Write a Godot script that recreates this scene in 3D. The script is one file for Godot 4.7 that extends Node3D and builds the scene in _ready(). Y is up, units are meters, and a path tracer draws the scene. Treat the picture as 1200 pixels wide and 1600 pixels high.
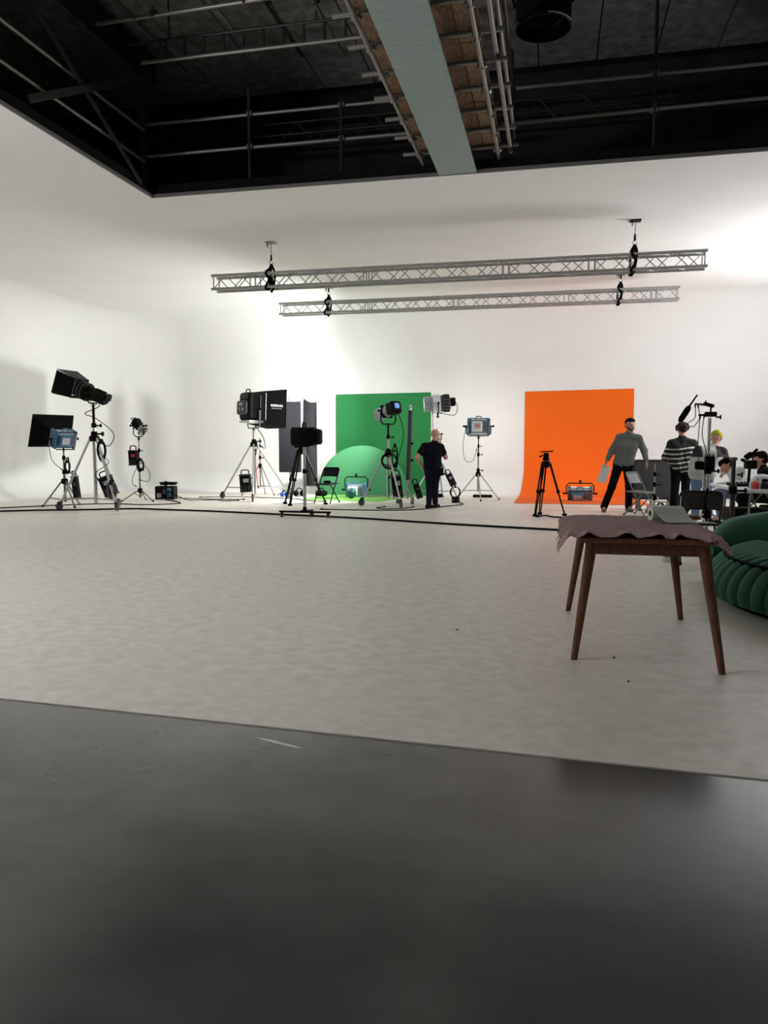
extends Node3D
# A white cyclorama studio seen from its dark front edge. Metres, y up; -z runs to the back wall.

class MB:
	# collects one mesh: boxes, tubes, lathes, lofts
	var P := PackedVector3Array()
	var N := PackedVector3Array()
	var C := PackedColorArray()
	var I := PackedInt32Array()
	var xf := Transform3D()
	var col := Color(1, 1, 1)

	func v(p: Vector3, n: Vector3) -> int:
		P.append(xf * p)
		N.append((xf.basis * n).normalized())
		C.append(col)
		return P.size() - 1

	func tri(a: int, b: int, c: int) -> void:
		var n := N[a] + N[b] + N[c]
		if (P[b] - P[a]).cross(P[c] - P[a]).dot(n) > 0.0:
			I.append_array(PackedInt32Array([a, c, b]))
		else:
			I.append_array(PackedInt32Array([a, b, c]))

	func quadn(a: Vector3, b: Vector3, c: Vector3, d: Vector3, n: Vector3) -> void:
		var k := v(a, n)
		v(b, n)
		v(c, n)
		v(d, n)
		tri(k, k + 1, k + 2)
		tri(k, k + 2, k + 3)

	func box(c: Vector3, s: Vector3, b := 0.0, turn := Basis()) -> void:
		var old := xf
		xf = xf * Transform3D(turn, c)
		var h := s * 0.5
		b = minf(b, minf(h.x, minf(h.y, h.z)) * 0.9)
		for ax in 3:
			for sg in [-1.0, 1.0]:
				var n := Vector3()
				n[ax] = sg
				var q := []
				for k in [[-1, -1], [1, -1], [1, 1], [-1, 1]]:
					var p := Vector3()
					p[ax] = sg * h[ax]
					p[(ax + 1) % 3] = k[0] * (h[(ax + 1) % 3] - b)
					p[(ax + 2) % 3] = k[1] * (h[(ax + 2) % 3] - b)
					q.append(p)
				quadn(q[0], q[1], q[2], q[3], n)
		if b > 0.0:
			for ax in 3:
				var u := (ax + 1) % 3
				var w := (ax + 2) % 3
				for su in [-1.0, 1.0]:
					for sw in [-1.0, 1.0]:
						var n := Vector3()
						n[u] = su
						n[w] = sw
						var q := []
						for k in [[-1, 0], [1, 0], [1, 1], [-1, 1]]:
							var p := Vector3()
							p[ax] = k[0] * (h[ax] - b)
							p[u] = su * (h[u] - (b if k[1] == 1 else 0.0))
							p[w] = sw * (h[w] - (0.0 if k[1] == 1 else b))
							q.append(p)
						quadn(q[0], q[1], q[2], q[3], n.normalized())
			for sx in [-1.0, 1.0]:
				for sy in [-1.0, 1.0]:
					for sz in [-1.0, 1.0]:
						var n := Vector3(sx, sy, sz).normalized()
						var k := v(Vector3(sx * h.x, sy * (h.y - b), sz * (h.z - b)), n)
						v(Vector3(sx * (h.x - b), sy * h.y, sz * (h.z - b)), n)
						v(Vector3(sx * (h.x - b), sy * (h.y - b), sz * h.z), n)
						tri(k, k + 1, k + 2)
		xf = old

	func frame_of(d: Vector3) -> Basis:
		var z := d.normalized()
		var x := (Vector3.UP if absf(z.y) < 0.95 else Vector3.RIGHT).cross(z).normalized()
		return Basis(x, z.cross(x), z)

	func ring(c: Vector3, f: Basis, r: float, seg: int) -> int:
		var at := P.size()
		for i in seg:
			var a := TAU * i / seg
			var n := f.x * cos(a) + f.y * sin(a)
			v(c + n * r, n)
		return at

	func disc(c: Vector3, f: Basis, r: float, seg: int, n: Vector3) -> void:
		var at := v(c, n)
		for i in seg:
			var a := TAU * i / seg
			v(c + (f.x * cos(a) + f.y * sin(a)) * r, n)
		for i in seg:
			tri(at, at + 1 + i, at + 1 + (i + 1) % seg)

	func strip(a: int, b: int, seg: int) -> void:
		for i in seg:
			var j := (i + 1) % seg
			tri(a + i, a + j, b + i)
			tri(a + j, b + j, b + i)

	func tube(a: Vector3, b: Vector3, r: float, r2 := -1.0, seg := 8, cap := true) -> void:
		if r2 < 0.0:
			r2 = r
		var f := frame_of(b - a)
		var k := ring(a, f, r, seg)
		var l := ring(b, f, r2, seg)
		strip(k, l, seg)
		if cap:
			disc(a, f, r, seg, -f.z)
			disc(b, f, r2, seg, f.z)

	func path(pts: Array, r: float, seg := 6) -> void:
		var prev := -1
		var f := frame_of(pts[1] - pts[0])
		for i in pts.size():
			var d: Vector3 = (pts[mini(i + 1, pts.size() - 1)] - pts[maxi(i - 1, 0)]).normalized()
			var x := (f.x - d * f.x.dot(d))
			x = x.normalized() if x.length() > 0.001 else frame_of(d).x
			f = Basis(x, d.cross(x), d)
			var k := ring(pts[i], f, r, seg)
			if prev >= 0:
				strip(prev, k, seg)
			else:
				disc(pts[i], f, r, seg, -d)
			prev = k
		disc(pts[-1], f, r, seg, f.z)

	func lathe(prof: Array, seg := 16, o := Vector3.ZERO, axis := Vector3.UP) -> void:
		var f := frame_of(axis)
		for k in prof.size() - 1:
			var p: Vector2 = prof[k]
			var q: Vector2 = prof[k + 1]
			var e := q - p
			var nr := Vector2(e.y, -e.x).normalized()
			var at := P.size()
			for w in [p, q]:
				for i in seg:
					var a := TAU * i / seg
					var d := f.x * cos(a) + f.y * sin(a)
					v(o + d * w.x + f.z * w.y, d * nr.x + f.z * nr.y)
			strip(at, at + seg, seg)

	func ball(c: Vector3, r: Vector3, seg := 14, rings := 8) -> void:
		var at := P.size()
		for j in rings + 1:
			var b := PI * j / rings - PI / 2
			for i in seg:
				var a := TAU * i / seg
				var n := Vector3(cos(b) * cos(a), sin(b), cos(b) * sin(a))
				v(c + n * r, n / r)
		for j in rings:
			strip(at + j * seg, at + (j + 1) * seg, seg)

	func prism(poly: PackedVector2Array, d: float) -> void:
		# polygon in x,y; thickness along z
		var t := Geometry2D.triangulate_polygon(poly)
		for sg in [-1.0, 1.0]:
			var at := P.size()
			for p in poly:
				v(Vector3(p.x, p.y, sg * d / 2), Vector3(0, 0, sg))
			for k in range(0, t.size(), 3):
				tri(at + t[k], at + t[k + 1], at + t[k + 2])
		var mid := 1.0 if not Geometry2D.is_polygon_clockwise(poly) else -1.0
		for i in poly.size():
			var p := poly[i]
			var q := poly[(i + 1) % poly.size()]
			var e := (q - p).normalized() * mid
			quadn(Vector3(p.x, p.y, -d / 2), Vector3(q.x, q.y, -d / 2), Vector3(q.x, q.y, d / 2), Vector3(p.x, p.y, d / 2), Vector3(e.y, -e.x, 0))

	func hull4(a: Array, b: Array) -> void:
		# a tapering hood between two four-cornered loops, open at both ends, 6 mm thick seen from both sides
		var mid := Vector3()
		for p in a + b:
			mid += p / 8.0
		for i in 4:
			var j := (i + 1) % 4
			var n: Vector3 = (a[j] - a[i]).cross(b[i] - a[i]).normalized()
			if n.dot((a[i] + a[j] + b[i] + b[j]) / 4.0 - mid) < 0:
				n = -n
			quadn(a[i], a[j], b[j], b[i], n)
			quadn(a[i] - n * 0.006, a[j] - n * 0.006, b[j] - n * 0.006, b[i] - n * 0.006, -n)

	func grid(pts: Array, cols: int, flip := false) -> void:
		# smooth sheet through rows of points
		var rows := pts.size() / cols
		var at := P.size()
		for j in rows:
			for i in cols:
				var du: Vector3 = pts[j * cols + mini(i + 1, cols - 1)] - pts[j * cols + maxi(i - 1, 0)]
				var dv: Vector3 = pts[mini(j + 1, rows - 1) * cols + i] - pts[maxi(j - 1, 0) * cols + i]
				var n := du.cross(dv).normalized()
				v(pts[j * cols + i], -n if flip else n)
		for j in rows - 1:
			for i in cols - 1:
				var k := at + j * cols + i
				tri(k, k + 1, k + cols)
				tri(k + 1, k + cols + 1, k + cols)

	func mesh() -> ArrayMesh:
		var a := []
		a.resize(Mesh.ARRAY_MAX)
		a[Mesh.ARRAY_VERTEX] = P
		a[Mesh.ARRAY_NORMAL] = N
		a[Mesh.ARRAY_COLOR] = C
		a[Mesh.ARRAY_INDEX] = I
		var m := ArrayMesh.new()
		m.add_surface_from_arrays(Mesh.PRIMITIVE_TRIANGLES, a)
		return m

var taken := {}
var M := {}

func numbered(called: String) -> String:
	var k: int = taken.get(called, 0)
	taken[called] = k + 1
	return called if k == 0 else "%s_%03d" % [called, k]

func put(called: String, mesh: Mesh, m: Material, parent: Node3D) -> MeshInstance3D:
	var o := MeshInstance3D.new()
	o.name = numbered(called) if parent == self else called
	o.mesh = mesh
	o.material_override = m
	parent.add_child(o, true)
	return o

func obj(called: String, b: MB, m: Material, parent: Node3D = self) -> MeshInstance3D:
	return put(called, b.mesh(), m, parent)

func tag(o: Node3D, label: String, category: String, group := "") -> Node3D:
	o.set_meta("label", label)
	o.set_meta("category", category)
	if group:
		o.set_meta("group", group)
	return o

func thing(called: String, label: String, category: String, at := Vector3.ZERO, turn := 0.0, group := "") -> Node3D:
	var o := Node3D.new()
	o.name = numbered(called)
	add_child(o)
	o.position = at
	o.rotation.y = turn
	return tag(o, label, category, group)

func struct(called: String, b: MB, m: Material) -> MeshInstance3D:
	var o := put(called, b.mesh(), m, self)
	o.set_meta("kind", "structure")
	return o

func mat(key: String, c: Color, rough := 0.6, metal := 0.0) -> StandardMaterial3D:
	var m := StandardMaterial3D.new()
	m.resource_name = key
	m.albedo_color = c
	m.roughness = rough
	m.metallic = metal
	M[key] = m
	return m

func noise_tex(sd: int, freq: float, a: Color, b: Color, size := 256, octaves := 4, bump := 0.0) -> ImageTexture:
	# tileable fractal noise between two tints, or a normal map of it
	var n := FastNoiseLite.new()
	n.seed = sd
	n.frequency = freq * 512.0 / size
	n.noise_type = FastNoiseLite.TYPE_SIMPLEX_SMOOTH
	n.fractal_octaves = octaves
	var im := Image.create(size, size, false, Image.FORMAT_RGB8)
	var skirt := size / 4
	for y in size:
		var wy := clampf(float(y) / skirt, 0.0, 1.0)
		for x in size:
			var wx := clampf(float(x) / skirt, 0.0, 1.0)
			var v := n.get_noise_2d(x, y)
			if wx < 1.0:
				v = lerpf(n.get_noise_2d(x + size, y), v, wx)
			if wy < 1.0:
				var w := n.get_noise_2d(x, y + size)
				if wx < 1.0:
					w = lerpf(n.get_noise_2d(x + size, y + size), w, wx)
				v = lerpf(w, v, wy)
			im.set_pixel(x, y, a.lerp(b, clampf(v * 0.9 + 0.5, 0.0, 1.0)))
	if bump > 0.0:
		im.bump_map_to_normal_map(bump)
	return ImageTexture.create_from_image(im)

func triplanar(m: StandardMaterial3D, s: Vector3) -> void:
	m.uv1_triplanar = true
	m.uv1_world_triplanar = true
	m.uv1_scale = s

func curve(pts: Array, n := 6) -> Array:
	var out := []
	for i in pts.size() - 1:
		var p0: Vector3 = pts[maxi(i - 1, 0)]
		var p1: Vector3 = pts[i]
		var p2: Vector3 = pts[i + 1]
		var p3: Vector3 = pts[mini(i + 2, pts.size() - 1)]
		for k in n:
			out.append(p1.cubic_interpolate(p2, p0, p3, float(k) / n))
	out.append(pts[-1])
	return out

func loop_coil(b: MB, c: Vector3, rx: float, ry: float, turns: int, r: float, sd: int, f := Basis()) -> void:
	# a hand-wound coil of cable, loops lying in the local x,y plane
	var rng := RandomNumberGenerator.new()
	rng.seed = sd
	var pts := []
	for t in turns:
		var wx := rng.randf_range(0.8, 1.1)
		var wy := rng.randf_range(0.85, 1.12)
		var dz := rng.randf_range(-0.03, 0.03)
		for k in 12:
			var a := TAU * k / 12.0 + PI / 2
			pts.append(c + f * Vector3(cos(a) * rx * wx, sin(a) * ry * wy - ry * (wy - 1.0), dz))
	b.path(pts, r, 5)

func look_basis(d: Vector3) -> Basis:
	# x axis along d, y as upright as can be
	var x := d.normalized()
	var z := x.cross(Vector3.UP).normalized()
	return Basis(x, z.cross(x), z)

func lamp_spot(at: Vector3, dir: Vector3, energy: float, angle: float, size: float, c: Color) -> void:
	var l := SpotLight3D.new()
	l.name = numbered("spot_beam")
	l.light_color = c
	l.light_energy = energy
	l.spot_angle = angle
	l.spot_angle_attenuation = 0.6
	l.spot_range = 60.0
	l.spot_attenuation = 2.0
	l.light_size = size
	l.shadow_enabled = true
	add_child(l)
	l.look_at_from_position(at, at + dir, Vector3.UP if absf(dir.normalized().y) < 0.95 else Vector3.RIGHT)

func lamp_area(at: Vector3, dir: Vector3, energy: float, size: Vector2, c: Color) -> void:
	var l := AreaLight3D.new()
	l.name = numbered("panel_beam")
	l.light_color = c
	l.light_energy = energy
	l.area_size = size
	l.area_range = 60.0
	l.area_attenuation = 2.0
	l.shadow_enabled = true
	add_child(l)
	l.look_at_from_position(at, at + dir, Vector3.UP if absf(dir.normalized().y) < 0.95 else Vector3.RIGHT)

const E_LENS := 20.0
const E_TUBE := 2.2
const E_SOFT := 1.8
const E_SIDE := 21.0
const E_LEFT := 44.0
const E_PANEL := 1.0
const E_GREEN := 0.0
const E_ORANGE := 0.5

func _ready() -> void:
	var cam := Camera3D.new()
	cam.name = "camera"
	cam.fov = 67.38
	cam.near = 0.05
	cam.far = 100.0
	cam.position = Vector3(0, 1.28, 0)
	cam.rotation_degrees = Vector3(-4.86, 12.45, 0)
	add_child(cam)
	cam.current = true
	var e := Environment.new()
	e.background_mode = Environment.BG_COLOR
	e.background_color = Color(0, 0, 0)
	e.tonemap_mode = Environment.TONE_MAPPER_LINEAR
	e.tonemap_exposure = 1.64
	e.sdfgi_enabled = true
	e.ssao_enabled = true
	e.ssil_enabled = true
	var w := WorldEnvironment.new()
	w.name = "environment"
	w.environment = e
	add_child(w)
	materials()
	setting()
	rigging()
	backdrops()
	wooden_table()
	sofa()
	left_group()
	softbox_group()
	centre_group()
	right_group()
	people()
	floor_cables()
	floor_marks()

func materials() -> void:
	var m := mat("cyc white", Color(0.935, 0.935, 0.93), 0.85)
	m.albedo_texture = noise_tex(3, 0.012, Color(0.985, 0.985, 0.985), Color(1, 1, 1))
	triplanar(m, Vector3.ONE * 0.11)
	m = mat("floor white", Color(0.935, 0.91, 0.875), 0.55)
	m.albedo_texture = noise_tex(11, 0.03, Color(0.92, 0.92, 0.915), Color(1, 1, 1), 512, 6)
	m.roughness_texture = noise_tex(12, 0.03, Color(0.65, 0.65, 0.65), Color(1, 1, 1))
	m.normal_enabled = true
	m.normal_texture = noise_tex(13, 0.03, Color.BLACK, Color.WHITE, 512, 5, 2.0)
	m.normal_scale = 0.06
	triplanar(m, Vector3(0.4, 0.5, 0.5))
	m = mat("floor grey", Color(0.355, 0.35, 0.34), 0.2)
	m.metallic_specular = 0.68
	m.albedo_texture = noise_tex(21, 0.01, Color(0.84, 0.84, 0.84), Color(1, 1, 1), 512, 6)
	triplanar(m, Vector3(0.3, 0.5, 0.5))
	m = mat("dark plaster", Color(0.16, 0.16, 0.165), 0.9)
	m.albedo_texture = noise_tex(31, 0.02, Color(0.7, 0.7, 0.7), Color(1, 1, 1))
	triplanar(m, Vector3.ONE * 0.3)
	mat("hall paint", Color(0.72, 0.71, 0.7), 0.9)
	mat("black drape", Color(0.1, 0.1, 0.105), 0.95)
	m = mat("roof sheet", Color(0.62, 0.61, 0.59), 0.8)
	m.albedo_texture = noise_tex(33, 0.02, Color(0.7, 0.7, 0.7), Color(1, 1, 1))
	triplanar(m, Vector3.ONE * 0.4)
	mat("edge trim", Color(0.45, 0.45, 0.44), 0.6)
	mat("joint dark", Color(0.08, 0.08, 0.08), 0.8)
	m = mat("beam paint", Color(0.56, 0.62, 0.605), 0.55)
	m.albedo_texture = noise_tex(41, 0.02, Color(0.93, 0.935, 0.94), Color(1, 1, 1), 256, 6)
	triplanar(m, Vector3(0.5, 0.5, 1.4))
	m = mat("board wood", Color(0.62, 0.5, 0.38), 0.75)
	m.albedo_texture = noise_tex(42, 0.03, Color(0.6, 0.57, 0.52), Color(1, 1, 1))
	triplanar(m, Vector3(4.0, 4.0, 0.5))
	mat("galvanised", Color(0.5, 0.49, 0.475), 0.45, 0.6)
	mat("dark steel", Color(0.2, 0.195, 0.19), 0.5, 0.4)
	mat("aluminium", Color(0.66, 0.66, 0.655), 0.42, 0.45)
	mat("chrome", Color(0.75, 0.75, 0.75), 0.22, 0.9)
	mat("black metal", Color(0.06, 0.06, 0.062), 0.45, 0.2)
	mat("black plastic", Color(0.075, 0.075, 0.08), 0.55)
	mat("black cloth", Color(0.055, 0.055, 0.06), 0.95)
	mat("chair grey", Color(0.42, 0.41, 0.4), 0.5)
	mat("charcoal plastic", Color(0.24, 0.24, 0.245), 0.6)
	mat("grey fabric", Color(0.19, 0.185, 0.205), 0.9)
	mat("grey fabric dark", Color(0.18, 0.176, 0.19), 0.9)
	mat("rubber", Color(0.09, 0.09, 0.09), 0.8)
	mat("caster grey", Color(0.32, 0.32, 0.33), 0.5)
	mat("panel blue", Color(0.24, 0.42, 0.54), 0.45)
	mat("panel silver", Color(0.62, 0.66, 0.7), 0.4, 0.3)
	mat("panel white", Color(0.88, 0.9, 0.92), 0.5)
	mat("screen grey", Color(0.78, 0.76, 0.8), 0.3)
	mat("screen red", Color(0.8, 0.3, 0.3), 0.4)
	mat("red", Color(0.75, 0.14, 0.12), 0.5)
	mat("red brown", Color(0.35, 0.14, 0.1), 0.5)
	mat("yellow", Color(0.85, 0.85, 0.1), 0.6)
	mat("blue", Color(0.15, 0.4, 0.75), 0.6)
	mat("white paint", Color(0.92, 0.92, 0.92), 0.5)
	mat("white cloth", Color(0.85, 0.85, 0.85), 0.9)
	mat("paper white", Color(0.9, 0.9, 0.9), 0.85)
	mat("green paper", Color(0.15, 0.5, 0.27), 0.9)
	mat("green disc", Color(0.26, 0.53, 0.36), 0.8)
	mat("green mat", Color(0.42, 0.66, 0.3), 0.9)
	mat("orange paper", Color(0.95, 0.41, 0.02), 0.92)
	mat("teal ball", Color(0.03, 0.33, 0.3), 0.15)
	m = mat("dark wood", Color(0.52, 0.33, 0.22), 0.5)
	m.albedo_texture = noise_tex(51, 0.03, Color(0.6, 0.55, 0.5), Color(1, 1, 1))
	triplanar(m, Vector3(5, 0.8, 5))
	m = mat("cloth mauve", Color(0.8, 0.68, 0.67), 0.95)
	m.albedo_texture = noise_tex(52, 0.06, Color(0.66, 0.62, 0.62), Color(1, 1, 1), 256, 5)
	m.normal_enabled = true
	m.normal_texture = noise_tex(53, 0.05, Color.BLACK, Color.WHITE, 512, 5, 4.0)
	m.normal_scale = 1.6
	triplanar(m, Vector3(2.4, 2.4, 4.5))
	m = mat("velvet", Color(0.17, 0.4, 0.3), 0.8)
	m.rim_enabled = true
	m.rim = 0.6
	m.rim_tint = 0.6
	mat("paper roll", Color(0.86, 0.87, 0.83), 0.85)
	mat("wood light", Color(0.5, 0.34, 0.22), 0.6)
	mat("skin", Color(0.78, 0.58, 0.49), 0.55)
	mat("hair dark", Color(0.09, 0.07, 0.06), 0.8)
	mat("hair brown", Color(0.16, 0.11, 0.08), 0.85)
	mat("eye dark", Color(0.05, 0.04, 0.04), 0.3)
	mat("beard", Color(0.22, 0.15, 0.12), 0.85)
	mat("sweater grey", Color(0.42, 0.44, 0.42), 0.95)
	mat("trousers black", Color(0.07, 0.07, 0.075), 0.9)
	mat("navy shirt", Color(0.09, 0.095, 0.13), 0.9)
	mat("jeans navy", Color(0.11, 0.12, 0.17), 0.9)
	mat("jeans blue", Color(0.38, 0.47, 0.6), 0.9)
	mat("jacket grey", Color(0.66, 0.66, 0.66), 0.85)
	mat("jacket black", Color(0.12, 0.11, 0.12), 0.8)
	mat("beanie", Color(0.62, 0.6, 0.1), 0.95)
	mat("shoe dark", Color(0.13, 0.12, 0.12), 0.7)
	mat("shoe brown", Color(0.4, 0.33, 0.3), 0.7)
	mat("sole", Color(0.6, 0.58, 0.55), 0.8)
	mat("mat green", Color(0.45, 0.72, 0.58), 0.7)
	mat("dark green", Color(0.07, 0.2, 0.18), 0.5)
	mat("coral", Color(0.9, 0.3, 0.26), 0.5)
	m = mat("vertex", Color(1, 1, 1), 0.95)
	m.vertex_color_use_as_albedo = true
	for k in ["black metal", "black plastic", "black cloth", "rubber", "trousers black", "navy shirt", "jeans navy", "hair dark", "jacket black", "shoe dark", "black drape", "grey fabric", "grey fabric dark"]:
		M[k].metallic_specular = 0.2
	m = mat("lens glass", Color(0.9, 0.93, 0.95, 0.25), 0.1)
	m.transparency = BaseMaterial3D.TRANSPARENCY_ALPHA
	m = mat("glow", Color(1, 1, 1), 0.5)
	m.emission_enabled = true
	m.emission = Color(1.0, 0.98, 0.95)
	m.emission_energy_multiplier = 3.0
	m = mat("display", Color(0.3, 0.4, 0.6), 0.3)
	m.emission_enabled = true
	m.emission = Color(0.45, 0.6, 0.9)
	m.emission_energy_multiplier = 0.5

const WX := -13.0      # left wall
const WZ := -20.7      # back wall
const RX := 9.0        # right wall
const CH := 4.94       # white ceiling
const OX := -5.87      # opening in the ceiling: left edge
const OZ := -10.68     # and back edge
const FZ := 6.0        # front wall, behind the camera

func edge_z(x: float) -> float:
	return -3.12 + (x - 0.83) * 0.056

func setting() -> void:
	# white studio floor and the grey floor before it
	var b := MB.new()
	b.xf = Transform3D(Basis(Vector3(1, 0, 0), Vector3(0, 0, 1), Vector3(0, -1, 0)), Vector3(0, -0.1, 0))
	b.prism(PackedVector2Array([Vector2(WX - 0.2, WZ - 0.2), Vector2(RX + 0.2, WZ - 0.2), Vector2(RX + 0.2, edge_z(RX + 0.2)), Vector2(WX - 0.2, edge_z(WX - 0.2))]), 0.2)
	struct("floor", b, M["floor white"])
	b = MB.new()
	b.xf = Transform3D(Basis(Vector3(1, 0, 0), Vector3(0, 0, 1), Vector3(0, -1, 0)), Vector3(0, -0.105, 0))
	var g := 0.005
	b.prism(PackedVector2Array([Vector2(WX - 0.2, edge_z(WX - 0.2) + g), Vector2(RX + 0.2, edge_z(RX + 0.2) + g), Vector2(RX + 0.2, FZ + 0.2), Vector2(WX - 0.2, FZ + 0.2)]), 0.2)
	struct("floor", b, M["floor grey"])
	b = MB.new()
	b.xf = Transform3D(Basis(Vector3(1, 0, 0), Vector3(0, 0, 1), Vector3(0, -1, 0)), Vector3(0, -0.12, 0))
	b.prism(PackedVector2Array([Vector2(WX, edge_z(WX) + 0.001), Vector2(RX, edge_z(RX) + 0.001), Vector2(RX, edge_z(RX) + g - 0.001), Vector2(WX, edge_z(WX) + g - 0.001)]), 0.19)
	struct("trim_1", b, M["joint dark"])
	# the cyclorama: one swept profile round the left wall, the corner and the back wall
	var prof := []
	var rf := 0.6
	var rt := 1.3
	for k in 13:
		var a := PI / 2 * k / 12
		prof.append([rf * (1 - sin(a)), rf * (1 - cos(a)), sin(a), cos(a)])
	for k in 17:
		var a := PI / 2 * k / 16
		prof.append([rt * (1 - cos(a)), CH - rt + rt * sin(a) - 0.002, cos(a), -sin(a)])
	var rc := 2.6
	var way := []   # point on the wall line, inward normal
	way.append([Vector3(WX, 0, edge_z(WX)), Vector3(1, 0, 0)])
	for k in 21:
		var a := PI / 2 * k / 20
		way.append([Vector3(WX + rc - rc * cos(a), 0, WZ + rc - rc * sin(a)), Vector3(cos(a), 0, sin(a))])
	way.append([Vector3(RX, 0, WZ), Vector3(0, 0, 1)])
	for part in [["wall_left", 0, 11], ["wall_back", 11, way.size() - 1]]:
		b = MB.new()
		var at := []
		for w in range(part[1], part[2] + 1):
			at.append(b.P.size())
			for p in prof:
				b.v(way[w][0] + way[w][1] * p[0] + Vector3.UP * p[1], way[w][1] * p[2] + Vector3.UP * p[3])
		for w in at.size() - 1:
			for k in prof.size() - 1:
				var q: int = at[w] + k
				var r: int = at[w + 1] + k
				b.tri(q, q + 1, r)
				b.tri(q + 1, r + 1, r)
		for w in range(part[1], part[2]):
			var o0: Vector3 = way[w][0] - way[w][1] * 0.15
			var o1: Vector3 = way[w + 1][0] - way[w + 1][1] * 0.15
			b.quadn(o0, o1, o1 + Vector3.UP * 5.1, o0 + Vector3.UP * 5.1, -(way[w][1] + way[w + 1][1]).normalized())
		struct(part[0], b, M["cyc white"])
	b = MB.new()
	b.box(Vector3(RX + 0.1, 2.5, (WZ + edge_z(RX)) / 2), Vector3(0.2, 5.2, absf(WZ - edge_z(RX)) + 0.3))
	struct("wall_right", b, M["cyc white"])
	# dark shell of the hall in front of the cyclorama and above it
	b = MB.new()
	b.box(Vector3(0, 4.2, FZ + 0.1), Vector3(24, 8.8, 0.2))
	struct("wall_front", b, M["hall paint"])
	b = MB.new()
	b.box(Vector3(WX - 0.1, 2.5, (FZ + edge_z(WX)) / 2), Vector3(0.2, 5.2, FZ - edge_z(WX)))
	struct("wall_left", b, M["hall paint"])
	b = MB.new()
	b.box(Vector3(-9.4, 6.8, (FZ - 13.5) / 2), Vector3(0.2, 3.5, FZ + 13.5))
	struct("wall_left", b, M["black drape"])
	b = MB.new()
	b.box(Vector3(RX + 0.1, 2.5, (FZ + edge_z(RX)) / 2), Vector3(0.2, 5.2, FZ - edge_z(RX)))
	struct("wall_right", b, M["hall paint"])
	b = MB.new()
	b.box(Vector3(RX + 0.1, 6.8, (FZ - 13.5) / 2), Vector3(0.2, 3.5, FZ + 13.5))
	struct("wall_right", b, M["black drape"])
	b = MB.new()
	b.box(Vector3(-0.2, 6.8, -13.6), Vector3(18.6, 3.5, 0.2))
	struct("wall_back", b, M["dark plaster"])
	# white ceiling round the opening
	b = MB.new()
	b.xf = Transform3D(Basis(Vector3(1, 0, 0), Vector3(0, 0, 1), Vector3(0, -1, 0)), Vector3(0, CH + 0.08, 0))
	b.prism(PackedVector2Array([Vector2(WX - 0.2, WZ - 0.2), Vector2(RX + 0.2, WZ - 0.2), Vector2(RX + 0.2, OZ), Vector2(OX, OZ), Vector2(OX, FZ + 0.1), Vector2(WX - 0.2, FZ + 0.1)]), 0.16)
	struct("ceiling", b, M["cyc white"])
	# grey angle along the edge of the opening
	b = MB.new()
	b.box(Vector3(OX + 0.012, CH + 0.018, (FZ + OZ) / 2), Vector3(0.024, 0.05, FZ - OZ), 0.004)
	struct("trim_2", b, M["edge trim"])
	b = MB.new()
	b.box(Vector3((OX + RX) / 2, CH + 0.018, OZ + 0.012), Vector3(RX - OX, 0.05, 0.024), 0.004)
	struct("trim_3", b, M["edge trim"])
	# black fascia on the edge of the ceiling slab above the angle
	b = MB.new()
	b.box(Vector3(OX + 0.008, CH + 0.105, (FZ + OZ) / 2), Vector3(0.016, 0.124, FZ - OZ))
	struct("trim_4", b, M["black drape"])
	b = MB.new()
	b.box(Vector3((OX + RX) / 2, CH + 0.105, OZ + 0.008), Vector3(RX - OX, 0.124, 0.016))
	struct("trim_5", b, M["black drape"])
	# roof of the hall: sheets with open joints under a dark deck
	b = MB.new()
	b.box(Vector3(-0.2, 7.5, (FZ - 13.6) / 2), Vector3(18.8, 0.1, FZ + 13.9))
	var roof := struct("ceiling", b, M["joint dark"])
	b = MB.new()
	b.box(Vector3.ZERO, Vector3(0.882, 0.05, 4.72), 0.006)
	var sheet := b.mesh()
	for i in 20:
		for j in 4:
			put("roof_panel", sheet, M["roof sheet"], roof).position = Vector3(-8.9 + i * 0.9, 7.42, 3.4 - j * 4.74)

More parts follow.
